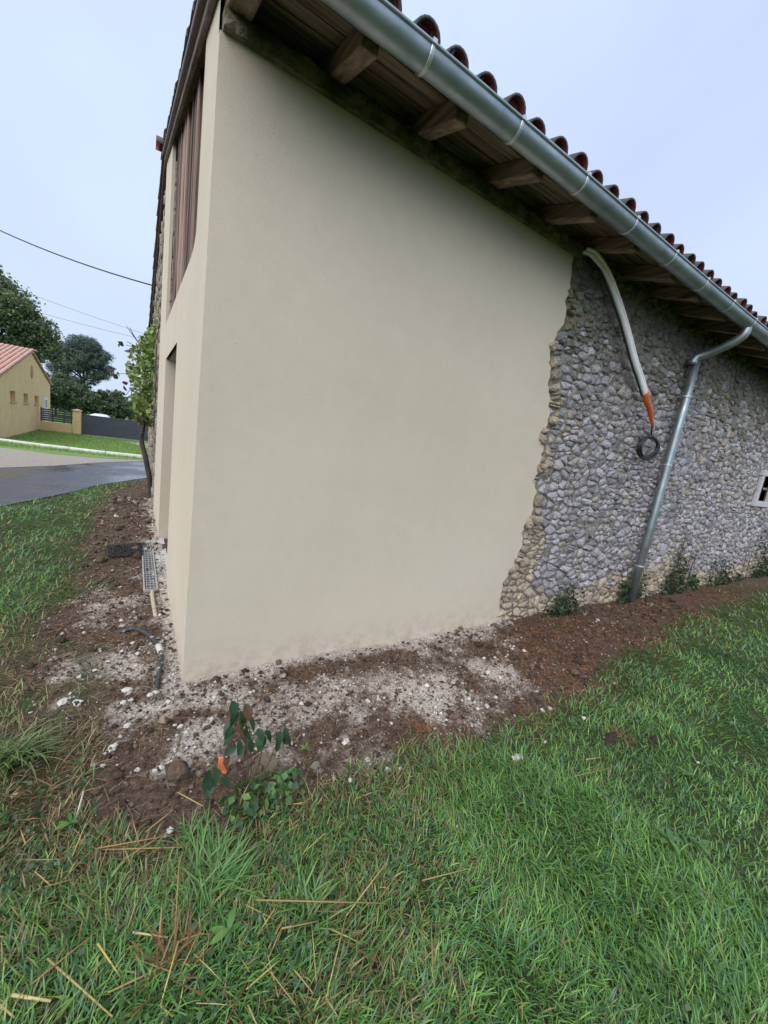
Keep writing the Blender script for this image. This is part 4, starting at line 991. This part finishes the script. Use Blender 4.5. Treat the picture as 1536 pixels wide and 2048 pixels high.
ivy(1372, 1060, .35, 1.0, 110, 'thin ivy strand climbing the stones right of the downpipe')

# ------------------------------------------------------------------ lumps, pebbles, shards
def rock_mesh(name, r_, mat, seed, sq=(1, .8, .6), sub=2, col=None):
    bm = bmesh.new(); bmesh.ops.create_icosphere(bm, subdivisions=sub, radius=r_); rr_ = random.Random(seed); off = Vector((rr_.uniform(0, 50), 0, 0))
    for v in bm.verts:
        k_ = 1+.7*mnoise.noise(v.co/r_*1.2+off)+.35*mnoise.noise(v.co/r_*3+off)
        v.co = Vector((v.co.x*sq[0], v.co.y*sq[1], v.co.z*sq[2]))*k_
    me = bpy.data.meshes.new(name); bm.to_mesh(me); bm.free(); me.materials.append(mat)
    if col is not None: set_col(me, np.tile(np.array(col, float), (len(me.vertices), 1)))
    return me
CHALK = simple('chalk', [(.3, (.36, .31, .25)), (.5, (.60, .56, .50)), (.75, (.74, .72, .67))], 40, .9, .6, .004, 90)
RM = [rock_mesh('limestone_lump', 1.0, CHALK, 30+k, (1, .75+.05*k, .55), 2) for k in range(5)]
W_SOIL = [(225, 1500, 20), (255, 1388, 24), (125, 1410, 22), (157, 1408, 18), (205, 1533, 10), (187, 1533, 12), (690, 1490, 19), (870, 1416, 10), (757, 1401, 11), (737, 1403, 10), (602, 1414, 10), (338, 1533, 18), (322, 1540, 14), (275, 1543, 11), (310, 1545, 12), (1048, 1304, 9), (990, 1316, 8), (976, 1345, 12), (965, 1352, 10), (1000, 1358, 8), (700, 1566, 11), (668, 1563, 9), (775, 1541, 14), (800, 1537, 10), (735, 1524, 10), (150, 1405, 9), (180, 1490, 9), (255, 1455, 14), (262, 1405, 12), (245, 1410, 15), (300, 1395, 14), (335, 1410, 12), (312, 1388, 13), (60, 1425, 7), (210, 1510, 8), (168, 1265, 8), (140, 1390, 8), (350, 1455, 9), (372, 1470, 8), (428, 1402, 8), (500, 1392, 7), (545, 1420, 7), (640, 1385, 8), (820, 1392, 8), (905, 1372, 8), (938, 1400, 7), (1030, 1430, 7), (240, 1475, 9), (110, 1300, 7), (190, 1345, 9), (160, 1355, 12), (215, 1330, 9), (300, 1190, 6), (240, 1175, 7), (232, 1030, 9), (190, 1120, 6), (225, 1140, 6)]
W_GRASS = [(1030, 1523, 18), (1040, 1519, 14), (1418, 1554, 9), (1085, 1422, 10), (1166, 1441, 9), (340, 1666, 16), (330, 1676, 8), (10, 1746, 8), (27, 1601, 12), (112, 1728, 9), (913, 1655, 8), (1090, 1485, 8), (1395, 1527, 8), (928, 1625, 7), (1475, 1650, 8)]
UNIQ = {(225, 1500): 'isolated white lump on brown litter left of the sapling', (255, 1388): 'large white lump below the black conduit', (125, 1410): 'left one of two big white lumps at the left soil edge', (157, 1408): 'right one of two big white lumps at the left soil edge',
        (690, 1490): 'bright lone white lump on the soil in front of the render', (338, 1533): 'biggest white lump in the pale patch left of the orange shred', (340, 1666): 'white lump in the grass below the bare soil', (1030, 1523): 'largest white lump in the right lawn', (1040, 1519): 'white lump touching the largest one in the right lawn'}
def where(px, py):
    if (px, py) in UNIQ: return UNIQ[px, py], None
    if py > 1570 and px < 700: return 'small white lump in the left foreground grass', 'white lumps in the left grass'
    if px > 900 and py > 1405: return 'small white speck of stone in the right lawn', 'white lumps in the right lawn'
    if px < 340 and py < 1250: return 'tiny white lump on the soil along the gable wall', 'white lumps along the gable'
    if px < 400 and py < 1480: return 'small white lump on the rubble by the black conduit', 'white lumps by the conduit'
    if px < 400: return 'small white lump on the soil left of the orange shred', 'white lumps left of the shred'
    if py > 1515: return 'small white lump where lawn meets soil right of the sapling', 'white lumps at the lawn edge'
    return 'small white lump on the lime dust in front of the rendered wall', 'white lumps on the lime dust'
def scat(lst, dz=.25):
    for k, (px, py, s_) in enumerate(lst):
        p = gp(px, py); zz = float(relief(p[0], p[1])); dist = np.dot(np.array([p[0], p[1], zz])-CAM, _f); rad = s_*dist/F/2.15
        o = link('limestone_lump', RM[k % 5], None, (p[0], p[1], zz+rad*dz)); o.scale = (rad,)*3; o.rotation_euler = (random.uniform(-.3, .3), random.uniform(-.3, .3), random.uniform(0, 6))
        lab, grp = where(px, py); tag(o, lab, 'stone', grp)
scat(W_SOIL); scat(W_GRASS, .8)
TAN = [(.50, .38, .26), (.60, .50, .39), (.42, .30, .22), (.66, .58, .46)]
PM = [rock_mesh('brown_stone', 1.0, STONE, 60+k, (1, .7, .5), 2, c_) for k, c_ in enumerate(TAN)]
for k, (px, py, s_) in enumerate(((536, 1528, 44), (474, 1512, 40), (516, 1535, 30), (533, 1490, 22), (560, 1497, 18), (566, 1509, 16), (564, 1541, 18), (566, 1552, 20), (575, 1561, 12), (590, 1561, 16), (606, 1564, 14), (631, 1535, 24), (657, 1514, 14), (640, 1546, 14), (497, 1527, 20), (553, 1528, 14), (622, 1568, 12), (585, 1540, 12), (548, 1512, 12), (600, 1545, 10))):
    p = gp(px, py); zz = float(relief(p[0], p[1])); dist = np.dot(p-CAM, _f); rad = s_*dist/F/2
    o = link('brown_stone', PM[k % 4], None, (p[0], p[1], zz+rad*.2)); o.scale = (rad,)*3; o.rotation_euler = (random.uniform(-.3, .3), random.uniform(-.3, .3), random.uniform(0, 6))
    if k < 2: tag(o, ('largest brown stone in the heap behind the small sapling', 'pale grey brown stone right beside the orange shred')[k], 'stone')
    else: tag(o, 'small brown stone in the heap behind the sapling', 'stone', 'brown stones by the sapling')
# orange shred
p = gp(448, 1552); bm_ = MB(); V_ = []
for i in range(9):
    t = i/8
    for j in range(4): V_.append((p[0]+(j-1.5)*.0075*(1+.25*math.sin(i*2.1))+.006*math.sin(i*1.1)-.020*t, p[1]+.005*math.sin(j*2+i)+.02*t, .005+.085*t+.003*math.cos(j*3+i)))
F_ = [(i*4+j, i*4+j+1, i*4+j+5, i*4+j+4) for i in range(8) for j in range(3)]
o = bm_.add(V_, F_).build('orange_shred', simple('orange_plastic', [(.3, (.55, .14, .05)), (.7, (.75, .25, .1))], 40, .5, .5, .004), None, True, (p[0], p[1], 0)); tag(o, 'crumpled orange plastic shred on the soil left of the sapling', 'scrap')
sm = o.modifiers.new('thick', 'SOLIDIFY'); sm.thickness = .003

# ------------------------------------------------------------------ grass, litter, crumbs
def sample(n_, x0, x1, y0, y1):
    return rng.uniform(x0, x1, n_), rng.uniform(y0, y1, n_)
def view_keep(x, y, margin=420):
    q = np.stack([x, y, 0*x], -1)-CAM; d = q@_f; px = 768+F*(q@_r)/np.maximum(d, .05); py = 1024-F*(q@_u)/np.maximum(d, .05)
    return (d > .25) & (px > -margin) & (px < 1536+margin) & (py < 2048+margin)
def gcolor(x, y, n_):
    pal = np.array([(.11, .265, .05), (.095, .24, .07), (.155, .305, .06), (.22, .35, .08), (.12, .23, .11)])
    k = rng.integers(0, 5, n_); c_ = pal[k]*(.7+.65*rng.random((n_, 1)))
    c_ = c_*(.75+.55*fbm(x, y, 3.0))[:, None]
    lush = sstep(.1, 1.3, x)                      # right hand lawn is the greenest, left is drier
    sd = poly_sd(SOIL, x, y); rim = 1-sstep(.02, .42, sd+(fbm(x+1, y+6, 4)-.5)*.3)      # yellowed where it meets the bare soil
    dry = np.clip((1-lush)*.34*sstep(.42, .6, fbm(x+9, y, 2.5))+.035+rim*(.75-.35*lush), 0, 1)
    dead = rng.random(n_) < dry
    c_[dead] = np.array([(.24, .185, .08), (.32, .27, .13), (.17, .115, .055)])[rng.integers(0, 3, dead.sum())]*(.7+.6*rng.random((dead.sum(), 1)))
    return c_
def in_barn(x, y): return (x > -.01) & (y > -.03)
def turf(n_, box, segs, L, W, mind, maxd, dens_pow, name):
    x, y = sample(n_, *box); d = np.hypot(x-CAM[0], y-CAM[1])
    g = zone_grass(x, y)*(.35+.65*sstep(-.05, .4, poly_sd(SOIL, x, y)+(fbm(x+1, y+6, 4)-.5)*.3)); pr_ = (mind/np.maximum(d, mind))**dens_pow*g*(.45+.9*fbm(x, y, 5))
    k = (d < maxd) & (d >= (mind if mind > .5 else 0)) & (rng.random(n_) < pr_) & ~in_barn(x, y) & view_keep(x, y) & (poly_sd(ROADP, x, y) > -.05+.12*rng.random(n_))
    x, y, d = x[k], y[k], d[k]; n2 = len(x)
    P = np.stack([x, y, relief(x, y)-.004], -1)
    fld = fbm(x, y, 1.6)*11+fbm(x, y, 5)*3; az = fld+rng.normal(size=n2)*1.25
    ll = L*(.5+.9*rng.random(n2))*(.6+.9*fbm(x+2, y, 2.2)); ww = W*(.6+.8*rng.random(n2))*np.maximum(1, d/2.4)**.75
    l0 = np.abs(rng.normal(size=n2))*.55+.15; l1 = l0+.5+rng.random(n2)*1.1
    return blades(P, ll, ww, az, l0, l1, gcolor(x, y, n2), segs, rng.normal(size=n2)*.5)
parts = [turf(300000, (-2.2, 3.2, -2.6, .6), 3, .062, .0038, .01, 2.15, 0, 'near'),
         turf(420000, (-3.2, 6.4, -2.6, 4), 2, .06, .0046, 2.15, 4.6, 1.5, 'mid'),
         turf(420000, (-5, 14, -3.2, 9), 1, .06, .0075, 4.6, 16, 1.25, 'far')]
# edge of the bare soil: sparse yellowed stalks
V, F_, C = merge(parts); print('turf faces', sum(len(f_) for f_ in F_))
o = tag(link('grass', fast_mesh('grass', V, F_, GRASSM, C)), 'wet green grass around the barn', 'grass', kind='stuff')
# neighbour's lawn and the verge
x, y = sample(60000, -9, 3, 14, 37); gk = (poly_sd(ROADP, x, y) > .1) & (y > np.interp(x, [-9, -4, 0, 3], [18.2, 16.2, 15.4, 20]))
x, y = x[gk], y[gk]; n2 = len(x)
V, F_, C = blades(np.stack([x, y, prof(y)-.01], -1), .10*(.5+rng.random(n2)), .02*(.6+.8*rng.random(n2)), rng.random(n2)*6.28, .2+0*x, 1.0+0*x, np.array([(.19, .31, .06), (.24, .36, .08), (.15, .25, .05)])[rng.integers(0, 3, n2)]*(.7+.6*rng.random((n2, 1))), 1)
tag(link('lawn_grass', fast_mesh('lawn_grass', V, F_, GRASSM, C)), 'bright short lawn in front of the ochre house', 'grass', kind='stuff')
# dead litter over the soil
x, y = sample(420000, -1.6, 9, -1.6, 8.4); g = zone_grass(x, y); d = np.hypot(x-CAM[0], y-CAM[1])
lm = lime(x, y); k = (rng.random(len(x)) < (1-.6*g)*np.clip(1-lm*1.2, .05, 1)*(.25+1.9*fbm(x, y, 4)**2)*(1-.8*sstep(.2, .6, poly_sd(SOIL, x, y)))*np.minimum(1, (3/d)**1.1)) & ~in_barn(x, y) & view_keep(x, y)
x, y, d = x[k], y[k], d[k]; n2 = len(x)
C_ = np.array([(.10, .055, .032), (.19, .105, .055), (.27, .17, .09), (.38, .27, .15), (.07, .045, .03)])[rng.integers(0, 5, n2)]*(.6+.7*rng.random((n2, 1)))
C_ = C_*np.where((x > 2.2)[:, None], np.array([1.25, .95, .75]), 1.0)
V, F_, C = blades(np.stack([x, y, relief(x, y)+.001], -1), .07*(.4+rng.random(n2)), .0026*(.5+rng.random(n2))*np.maximum(1, d/2.2)**.9, rng.random(n2)*6.28, 1.15+.35*rng.random(n2), 1.5+.3*rng.random(n2), C_, 2, rng.normal(size=n2)*.6)
tag(link('dead_grass', fast_mesh('dead_grass', V, F_, STRAWM, C)), 'flattened brown dead grass and roots over the bare soil', 'dead grass', kind='stuff')
# crumbs of lime and soil
OCT = np.array([(1, 0, 0), (-1, 0, 0), (0, 1, 0), (0, -1, 0), (0, 0, 1), (0, 0, -1)], float); OF = np.array([(0, 2, 4), (2, 1, 4), (1, 3, 4), (3, 0, 4), (2, 0, 5), (1, 2, 5), (3, 1, 5), (0, 3, 5)])
def crumbs(n_, box, wfun, size, pal, name, label):
    x, y = sample(n_, *box); d = np.hypot(x-CAM[0], y-CAM[1]); k = (rng.random(n_) < wfun(x, y)*np.minimum(1, (2.6/d)**1.3)) & ~in_barn(x, y) & view_keep(x, y, 300)
    x, y, d = x[k], y[k], d[k]; n2 = len(x); s_ = size*np.exp(rng.normal(size=n2)*.65)*np.maximum(1, d/2.8)**.7
    z0 = relief(x, y)+s_*.3; P = np.stack([x, y, z0], -1)
    V = P[:, None, :]+OCT[None]*(s_[:, None, None]*(.55+.6*rng.random((n2, 6, 1))))*np.array([1, 1, .75]); a_ = rng.random(n2)*6.28
    ca, sa = np.cos(a_)[:, None], np.sin(a_)[:, None]; dx, dy = V[..., 0]-x[:, None], V[..., 1]-y[:, None]
    V[..., 0] = x[:, None]+dx*ca-dy*sa; V[..., 1] = y[:, None]+dx*sa+dy*ca
    F_ = (np.arange(n2)*6)[:, None, None]+OF[None]; C = np.repeat(np.array(pal)[rng.integers(0, len(pal), n2)]*(.75+.5*rng.random((n2, 1))), 6, 0)
    tag(link(name, fast_mesh(name, V.reshape(-1, 3), [F_.reshape(-1, 3)], STONE, C)), label, 'rubble', kind='stuff')
crumbs(200000, (-1.3, 4.5, -1.25, 6), lambda x, y: (1-zone_grass(x, y)*.9)*np.clip(lime(x, y)*1.5+.05, 0, 1), .0036, [(.62, .57, .50), (.50, .43, .35), (.74, .70, .64), (.36, .28, .21)], 'lime_crumbs', 'pale lime and mortar crumbs strewn along the wall foot')
crumbs(160000, (-1.3, 6, -1.25, 6), lambda x, y: (1-zone_grass(x, y))*(.25+.9*fbm(x, y, 5)), .0050, [(.09, .055, .036), (.15, .095, .065), (.24, .16, .11), (.07, .045, .03)], 'soil_clods', 'dark brown soil clods along the barn')
# low broad leaves (clover) woven into the turf
x, y = sample(42000, -2, 5, -2.5, 1.5); g = zone_grass(x, y); k = (rng.random(len(x)) < g*sstep(.5, .68, fbm(x+4, y+8, 2.6))) & ~in_barn(x, y) & view_keep(x, y, 300); x, y = x[k], y[k]; n2 = len(x)
P = np.stack([x, y, relief(x, y)+.012+.03*rng.random(n2)], -1); c_ = np.array([(.05, .12, .04), (.07, .15, .045), (.045, .10, .045)])[rng.integers(0, 3, n2)]*(.7+.6*rng.random((n2, 1)))
V, F_, C = leaf_cards(P, .014+.012*rng.random(n2), c_, .8, 1.1, .1)
tag(link('clover', fast_mesh('clover', V, F_, LEAFM, C)), 'small clover leaves spread through the turf', 'clover', kind='stuff')

# ------------------------------------------------------------------ tufts, weeds, stalks, sapling
def tuft(px, py, n_, L, W, rad, label, pal, grp='grass tufts'):
    p = gp(px, py); zz = float(relief(p[0], p[1])); t = empty('grass_tuft', (p[0], p[1], zz), label, 'grass tuft', grp)
    a_ = rng.random(n_)*6.28; r_ = rad*rng.random(n_)**.7
    P = np.stack([r_*np.cos(a_), r_*np.sin(a_), -.005+0*r_], -1); az = a_*0+rng.uniform(0, 6.28)+rng.normal(size=n_)*1.3
    V, F_, C = blades(P, L*(.55+.7*rng.random(n_)), W*(.6+.7*rng.random(n_)), az, .2+.7*rng.random(n_), 1.2+1.0*rng.random(n_), np.array(pal)[rng.integers(0, len(pal), n_)]*(.7+.6*rng.random((n_, 1))), 3)
    link('blades', fast_mesh('blades', V, F_, GRASSM, C), t)
GP1 = [(.10, .24, .05), (.13, .26, .075), (.19, .31, .09), (.08, .19, .045)]
GP2 = [(.22, .11, .045), (.32, .17, .06), (.15, .07, .03)]
tuft(425, 1765, 190, .17, .0052, .09, 'big arching green grass tuft in the middle foreground', GP1)
tuft(395, 1690, 70, .12, .0045, .07, 'smaller grass tuft just above the big foreground tuft', GP1)
tuft(30, 1520, 150, .22, .006, .08, 'pale green grass clump at the left edge of the picture', [(.16, .24, .07), (.2, .26, .1), (.1, .18, .05)])
tuft(345, 1935, 60, .13, .0045, .06, 'dead rust brown grass tuft in the left foreground', GP2)
tuft(320, 1985, 40, .12, .0045, .07, 'green tuft beside the dead brown tuft', GP1)
tuft(850, 1465, 70, .07, .0035, .05, 'small orange brown dead tuft at the edge of the soil', [(.35, .15, .05), (.25, .12, .05)])
tuft(1240, 1480, 60, .10, .004, .06, 'dry brown tuft beside the dark hollow in the lawn', GP2)
tuft(1000, 1900, 60, .12, .0045, .10, 'long bluish grass tuft at the lower middle of the lawn', [(.09, .21, .07), (.13, .25, .09)])
tuft(1300, 1790, 90, .13, .005, .08, 'grass tuft in the lower right lawn', GP1)
tuft(1440, 1580, 80, .11, .0042, .12, 'longer lush grass tuft near the right edge', GP1)
tuft(620, 1830, 70, .14, .005, .06, 'small green tuft right of the big foreground tuft', GP1)
WLM = [colored(leaf_mesh(.062, .026, .25, .25).mesh('leaf', LEAFM, True), c_, .08) for c_ in ((.08, .19, .04), (.13, .25, .055), (.09, .18, .07))]
def weed(px, py, n_, s_, label):
    p = gp(px, py); t = empty('broadleaf_weed', (p[0], p[1], float(relief(p[0], p[1]))), label, 'weed', 'broadleaf weeds in the lawn')
    for k in range(n_):
        o = link('leaf', WLM[k % 3], t, (0, 0, .028+.004*k)); o.rotation_euler = (random.uniform(-.3, .3), -random.uniform(.15, .7), k*2.4+random.uniform(-.3, .3)); o.scale = (s_*random.uniform(.7, 1.15),)*3
weed(1330, 1700, 9, 1.0, 'broad leaved weed in the right lawn, the highest of them')
weed(1390, 1705, 8, .9, 'bright broad leaved weed right beside the highest one')
weed(1290, 1930, 8, .8, 'light green broad leaved weed low in the right lawn')
weed(1040, 1450, 7, .7, 'flat leaved weed where the lawn meets the soil')
weed(455, 1880, 5, .9, 'broad leaves below the big grass tuft')
weed(140, 1665, 7, .7, 'broad leaved weed in the left grass')
weed(610, 1510, 5, .5, 'small green seedling on the brown soil right of the sapling')
weed(1370, 1560, 7, .8, 'dark broad leaved weed near the lone white lump')
weed(1200, 1600, 7, .8, 'broad leaved weed in the centre of the right lawn')
weed(700, 1690, 7, .6, 'low broad leaved weed in the middle lawn')
# dry straw stalks
STL = [((820, 1575), (1330, 1610))]
def stalk(q0, q1, r_, lift, c_, label, mids=None):
    a_, b_ = gp(*q0), gp(*q1); ms = [gp(*m_) for m_ in (mids or [])]
    P = [tuple(p+np.array([0, 0, float(relief(p[0], p[1]))+lf_])) for p, lf_ in zip([a_]+ms+[b_], lift)]
    me = MB().tube(P, [r_*1.1]+[r_]*len(ms)+[r_*.7], 6).mesh('straw_stalk', STRAWM, True, P[0]); colored(me, c_, .12)
    tag(link('straw_stalk', me, None, P[0]), label, 'stalk', 'dry stalks in the foreground')
YE, OR_ = (.50, .38, .15), (.36, .23, .10)
S_ = [((95, 1930), (225, 2048), .0030, (.03, .03), YE, 'yellow stalk at the lower left running to the bottom edge'), ((25, 2008), (102, 2021), .0042, (.03, .035), (.6, .47, .22), 'thick pale cut stalk near the bottom left corner'),
      ((0, 2030), (30, 2048), .0032, (.03, .02), YE, 'yellow stalk end in the bottom left corner'), ((195, 1910), (240, 1965), .0026, (.05, .03), (.55, .42, .14), 'short bright yellow stalk left of the dead tuft'),
      ((60, 1985), (210, 1872), .0022, (.03, .05), OR_, 'long brown stalk rising left of the short yellow stalk'), ((355, 1780), (348, 1900), .0024, (.13, .02), OR_, 'upright brown stalk standing above the dead tuft'),
      ((265, 1884), (335, 1893), .0028, (.04, .04), (.5, .4, .2), 'pale horizontal stalk left of the upright stalk'), ((355, 1912), (320, 2028), .0026, (.06, .03), YE, 'bent yellow stalk running down to the bottom edge'),
      ((320, 2028), (345, 2048), .0024, (.03, .02), YE, 'lower end of the bent yellow stalk'), ((510, 1823), (768, 1827), .0024, (.05, .05), OR_, 'long brown horizontal stalk right of the big tuft'),
      ((768, 1755), (690, 1845), .0024, (.07, .04), YE, 'yellow stalk slanting down right of the big tuft'), ((690, 1845), (650, 2010), .0022, (.04, .03), YE, 'long yellow stalk going down to the bottom centre'),
      ((650, 2010), (672, 2048), .0024, (.03, .03), YE, 'bottom end of the long yellow centre stalk'), ((560, 1880), (635, 1858), .0024, (.05, .04), OR_, 'short brown stalk below the horizontal stalk'),
      ((560, 1880), (536, 1930), .0022, (.05, .03), OR_, 'short stalk bending down from the horizontal one'), ((840, 1783), (955, 1760), .0022, (.05, .06), OR_, 'brown stalk in the middle lawn'),
      ((190, 1712), (345, 1690), .0022, (.04, .05), OR_, 'upper brown stalk crossing the left grass'), ((200, 1709), (365, 1713), .0024, (.03, .04), OR_, 'horizontal brown stalk below the upper one'),
      ((245, 1732), (330, 1688), .0020, (.03, .05), OR_, 'slanting brown stalk crossing the two left stalks'), ((355, 1591), (405, 1624), .0024, (.03, .04), YE, 'short yellow stalk on the brown litter below the soil'),
      ((167, 1604), (152, 1648), .0034, (.05, .03), (.62, .58, .5), 'pale flat stalk standing in the left grass'), ((96, 1400), (84, 1302), .0022, (.0, .0), (.4, .3, .18), 'thin dry twig lying on the soil at the left'),
      ((1170, 1528), (1200, 1522), .0022, (.04, .04), YE, 'short yellow stalk in the right lawn'), ((1145, 1565), (1225, 1545), .0016, (.04, .05), OR_, 'thin brown stalk below the short yellow one'),
      ((270, 1930), (345, 1960), .0024, (.03, .03), OR_, 'brown stalk among the dead tuft blades'), ((215, 2000), (330, 1950), .0022, (.03, .04), OR_, 'dark stalk joining the dead tuft from the left'),
      ((140, 1480), (185, 1430), .0018, (.01, .02), OR_, 'thin brown stalk on the soil left of the corner'), ((90, 1790), (145, 1775), .0018, (.04, .04), OR_, 'thin stalk lying across the left grass')]
for a in S_: stalk(*a)
# short scattered straw, uncountable
n2 = 650; x, y = sample(n2, -1.3, .6, -2.2, -.6); k = (zone_grass(x, y) > .4) & (rng.random(n2) < sstep(.35, .6, fbm(x+1, y, 3)))
x, y = x[k], y[k]; n2 = len(x)
V, F_, C = blades(np.stack([x, y, relief(x, y)+.03], -1), .12*(.3+rng.random(n2)), .0028+.002*rng.random(n2), rng.random(n2)*6.28, 1.35+.2*rng.random(n2), 1.5+.2*rng.random(n2), np.array([YE, OR_, (.25, .13, .05)])[rng.integers(0, 3, n2)]*(.6+.6*rng.random((n2, 1))), 2)
tag(link('straw', fast_mesh('straw', V, F_, STRAWM, C)), 'loose dry straw scattered through the left foreground grass', 'straw', kind='stuff')
# dark hollows in the right lawn
HOL = simple('bare_earth', [(.3, (.015, .009, .006)), (.7, (.06, .035, .02))], 30, .95, 1, .01, 60)
for px, py, rx, lab in ((1222, 1482, .07, 'left one of two small bare earth scrapes in the right lawn'), (1312, 1484, .055, 'right one of two small bare earth scrapes in the right lawn')):
    p = gp(px, py); zz = float(relief(p[0], p[1])); V_ = [(p[0], p[1], zz+.035)]
    for ring_, h_ in ((.55, .032), (1, .0)):
        V_ += [(p[0]+rx*ring_*math.cos(t)*random.uniform(.8, 1.2), p[1]+rx*.6*ring_*math.sin(t)*random.uniform(.8, 1.2), zz+h_+random.uniform(-.004, .004)) for t in np.linspace(0, 2*math.pi, 13)[:-1]]
    F_ = [(0, 1+k, 1+(k+1) % 12) for k in range(12)]+[(1+k, 13+k, 13+(k+1) % 12, 1+(k+1) % 12) for k in range(12)]
    tag(MB().add(V_, F_).build('earth_scrape', HOL, None, True, (p[0], p[1], zz)), lab, 'bare patch')
# sapling at the corner of the soil
sp_ = gp(492, 1575); sap = empty('sapling', (sp_[0], sp_[1], 0), 'small dark green sapling with serrated leaves in front of the wall', 'sapling')
fw = np.array([-_f[0], -_f[1], 0]); YS = sp_[1]
def on_s(px, py, off=0): return tuple(on(px, py, 1, YS+off))
stems = [[(492, 1575), (496, 1530), (490, 1480), (478, 1430), (475, 1395)], [(500, 1575), (520, 1520), (525, 1490), (530, 1470)], [(505, 1575), (535, 1530), (550, 1495), (565, 1470)], [(488, 1575), (465, 1560), (440, 1545), (425, 1535)]]
for s_ in stems:
    pts = [on_s(px, py, -.02*i) for i, (px, py) in enumerate(s_)]; pts[0] = (pts[0][0], pts[0][1], -.01)
    MB().tube(spline(pts, 4), [.0034-.0022*i/(4*len(pts)) for i in range(4*len(pts)-3)], 6).build('stem', simple('green_stem', [(.3, (.05, .07, .025)), (.7, (.12, .12, .05))], 30, .6, .2) if 'green_stem' not in MATS else MATS['green_stem'], sap, True)
SLM = [colored(leaf_mesh(.055, .034, .22, .35, 0, 6).mesh('leaf', LEAFM, True), c_, .1) for c_ in ((.018, .06, .022), (.028, .075, .03), (.03, .085, .022), (.12, .06, .025))]
LV = [(466, 1402, 0), (484, 1402, 1), (470, 1418, 0), (492, 1408, 3), (462, 1425, 0), (480, 1425, 1), (468, 1440, 0), (462, 1452, 1), (478, 1436, 2), (495, 1432, 1), (470, 1462, 0), (490, 1450, 2), (484, 1462, 2), (478, 1480, 1), (498, 1478, 0), (472, 1490, 1), (490, 1492, 0), (515, 1458, 1), (530, 1462, 0), (528, 1470, 1), (520, 1474, 2), (552, 1464, 2), (560, 1462, 0), (570, 1455, 1), (575, 1470, 0), (556, 1482, 1), (565, 1478, 0), (420, 1540, 1), (430, 1535, 2), (436, 1548, 0), (418, 1552, 0), (442, 1556, 1), (428, 1560, 0)]
for k, (px, py, c_) in enumerate(LV):
    P = on_s(px, py, -.05+random.uniform(-.02, .04)); o = link('leaf', SLM[c_], sap, (P[0]-sp_[0], P[1]-sp_[1], P[2]))
    o.rotation_euler = (random.uniform(-.9, .3), random.uniform(.3, 1.0), random.uniform(-2.8, -.4)); o.scale = (random.uniform(.8, 1.25),)*3
# leafy ground cover round the sapling foot
n2 = 170; a_ = rng.random(n2)*6.28; r_ = rng.random(n2)**.5; cpt = gp(530, 1600); x = cpt[0]+r_*.19*np.cos(a_); y = cpt[1]+r_*.11*np.sin(a_)
c_ = np.array([(.05, .13, .04), (.08, .18, .05), (.12, .22, .05), (.04, .10, .04)])[rng.integers(0, 4, n2)]*(.7+.6*rng.random((n2, 1)))
V, F_, C = leaf_cards(np.stack([x, y, relief(x, y)+.005+.075*rng.random(n2)*(1-r_*.5)], -1), .025+.025*rng.random(n2), c_, .5, 1.4, .2)
tag(link('low_weeds', fast_mesh('low_weeds', V, F_, LEAFM, C)), 'patch of dark leafy weeds round the foot of the sapling', 'weeds', kind='stuff')
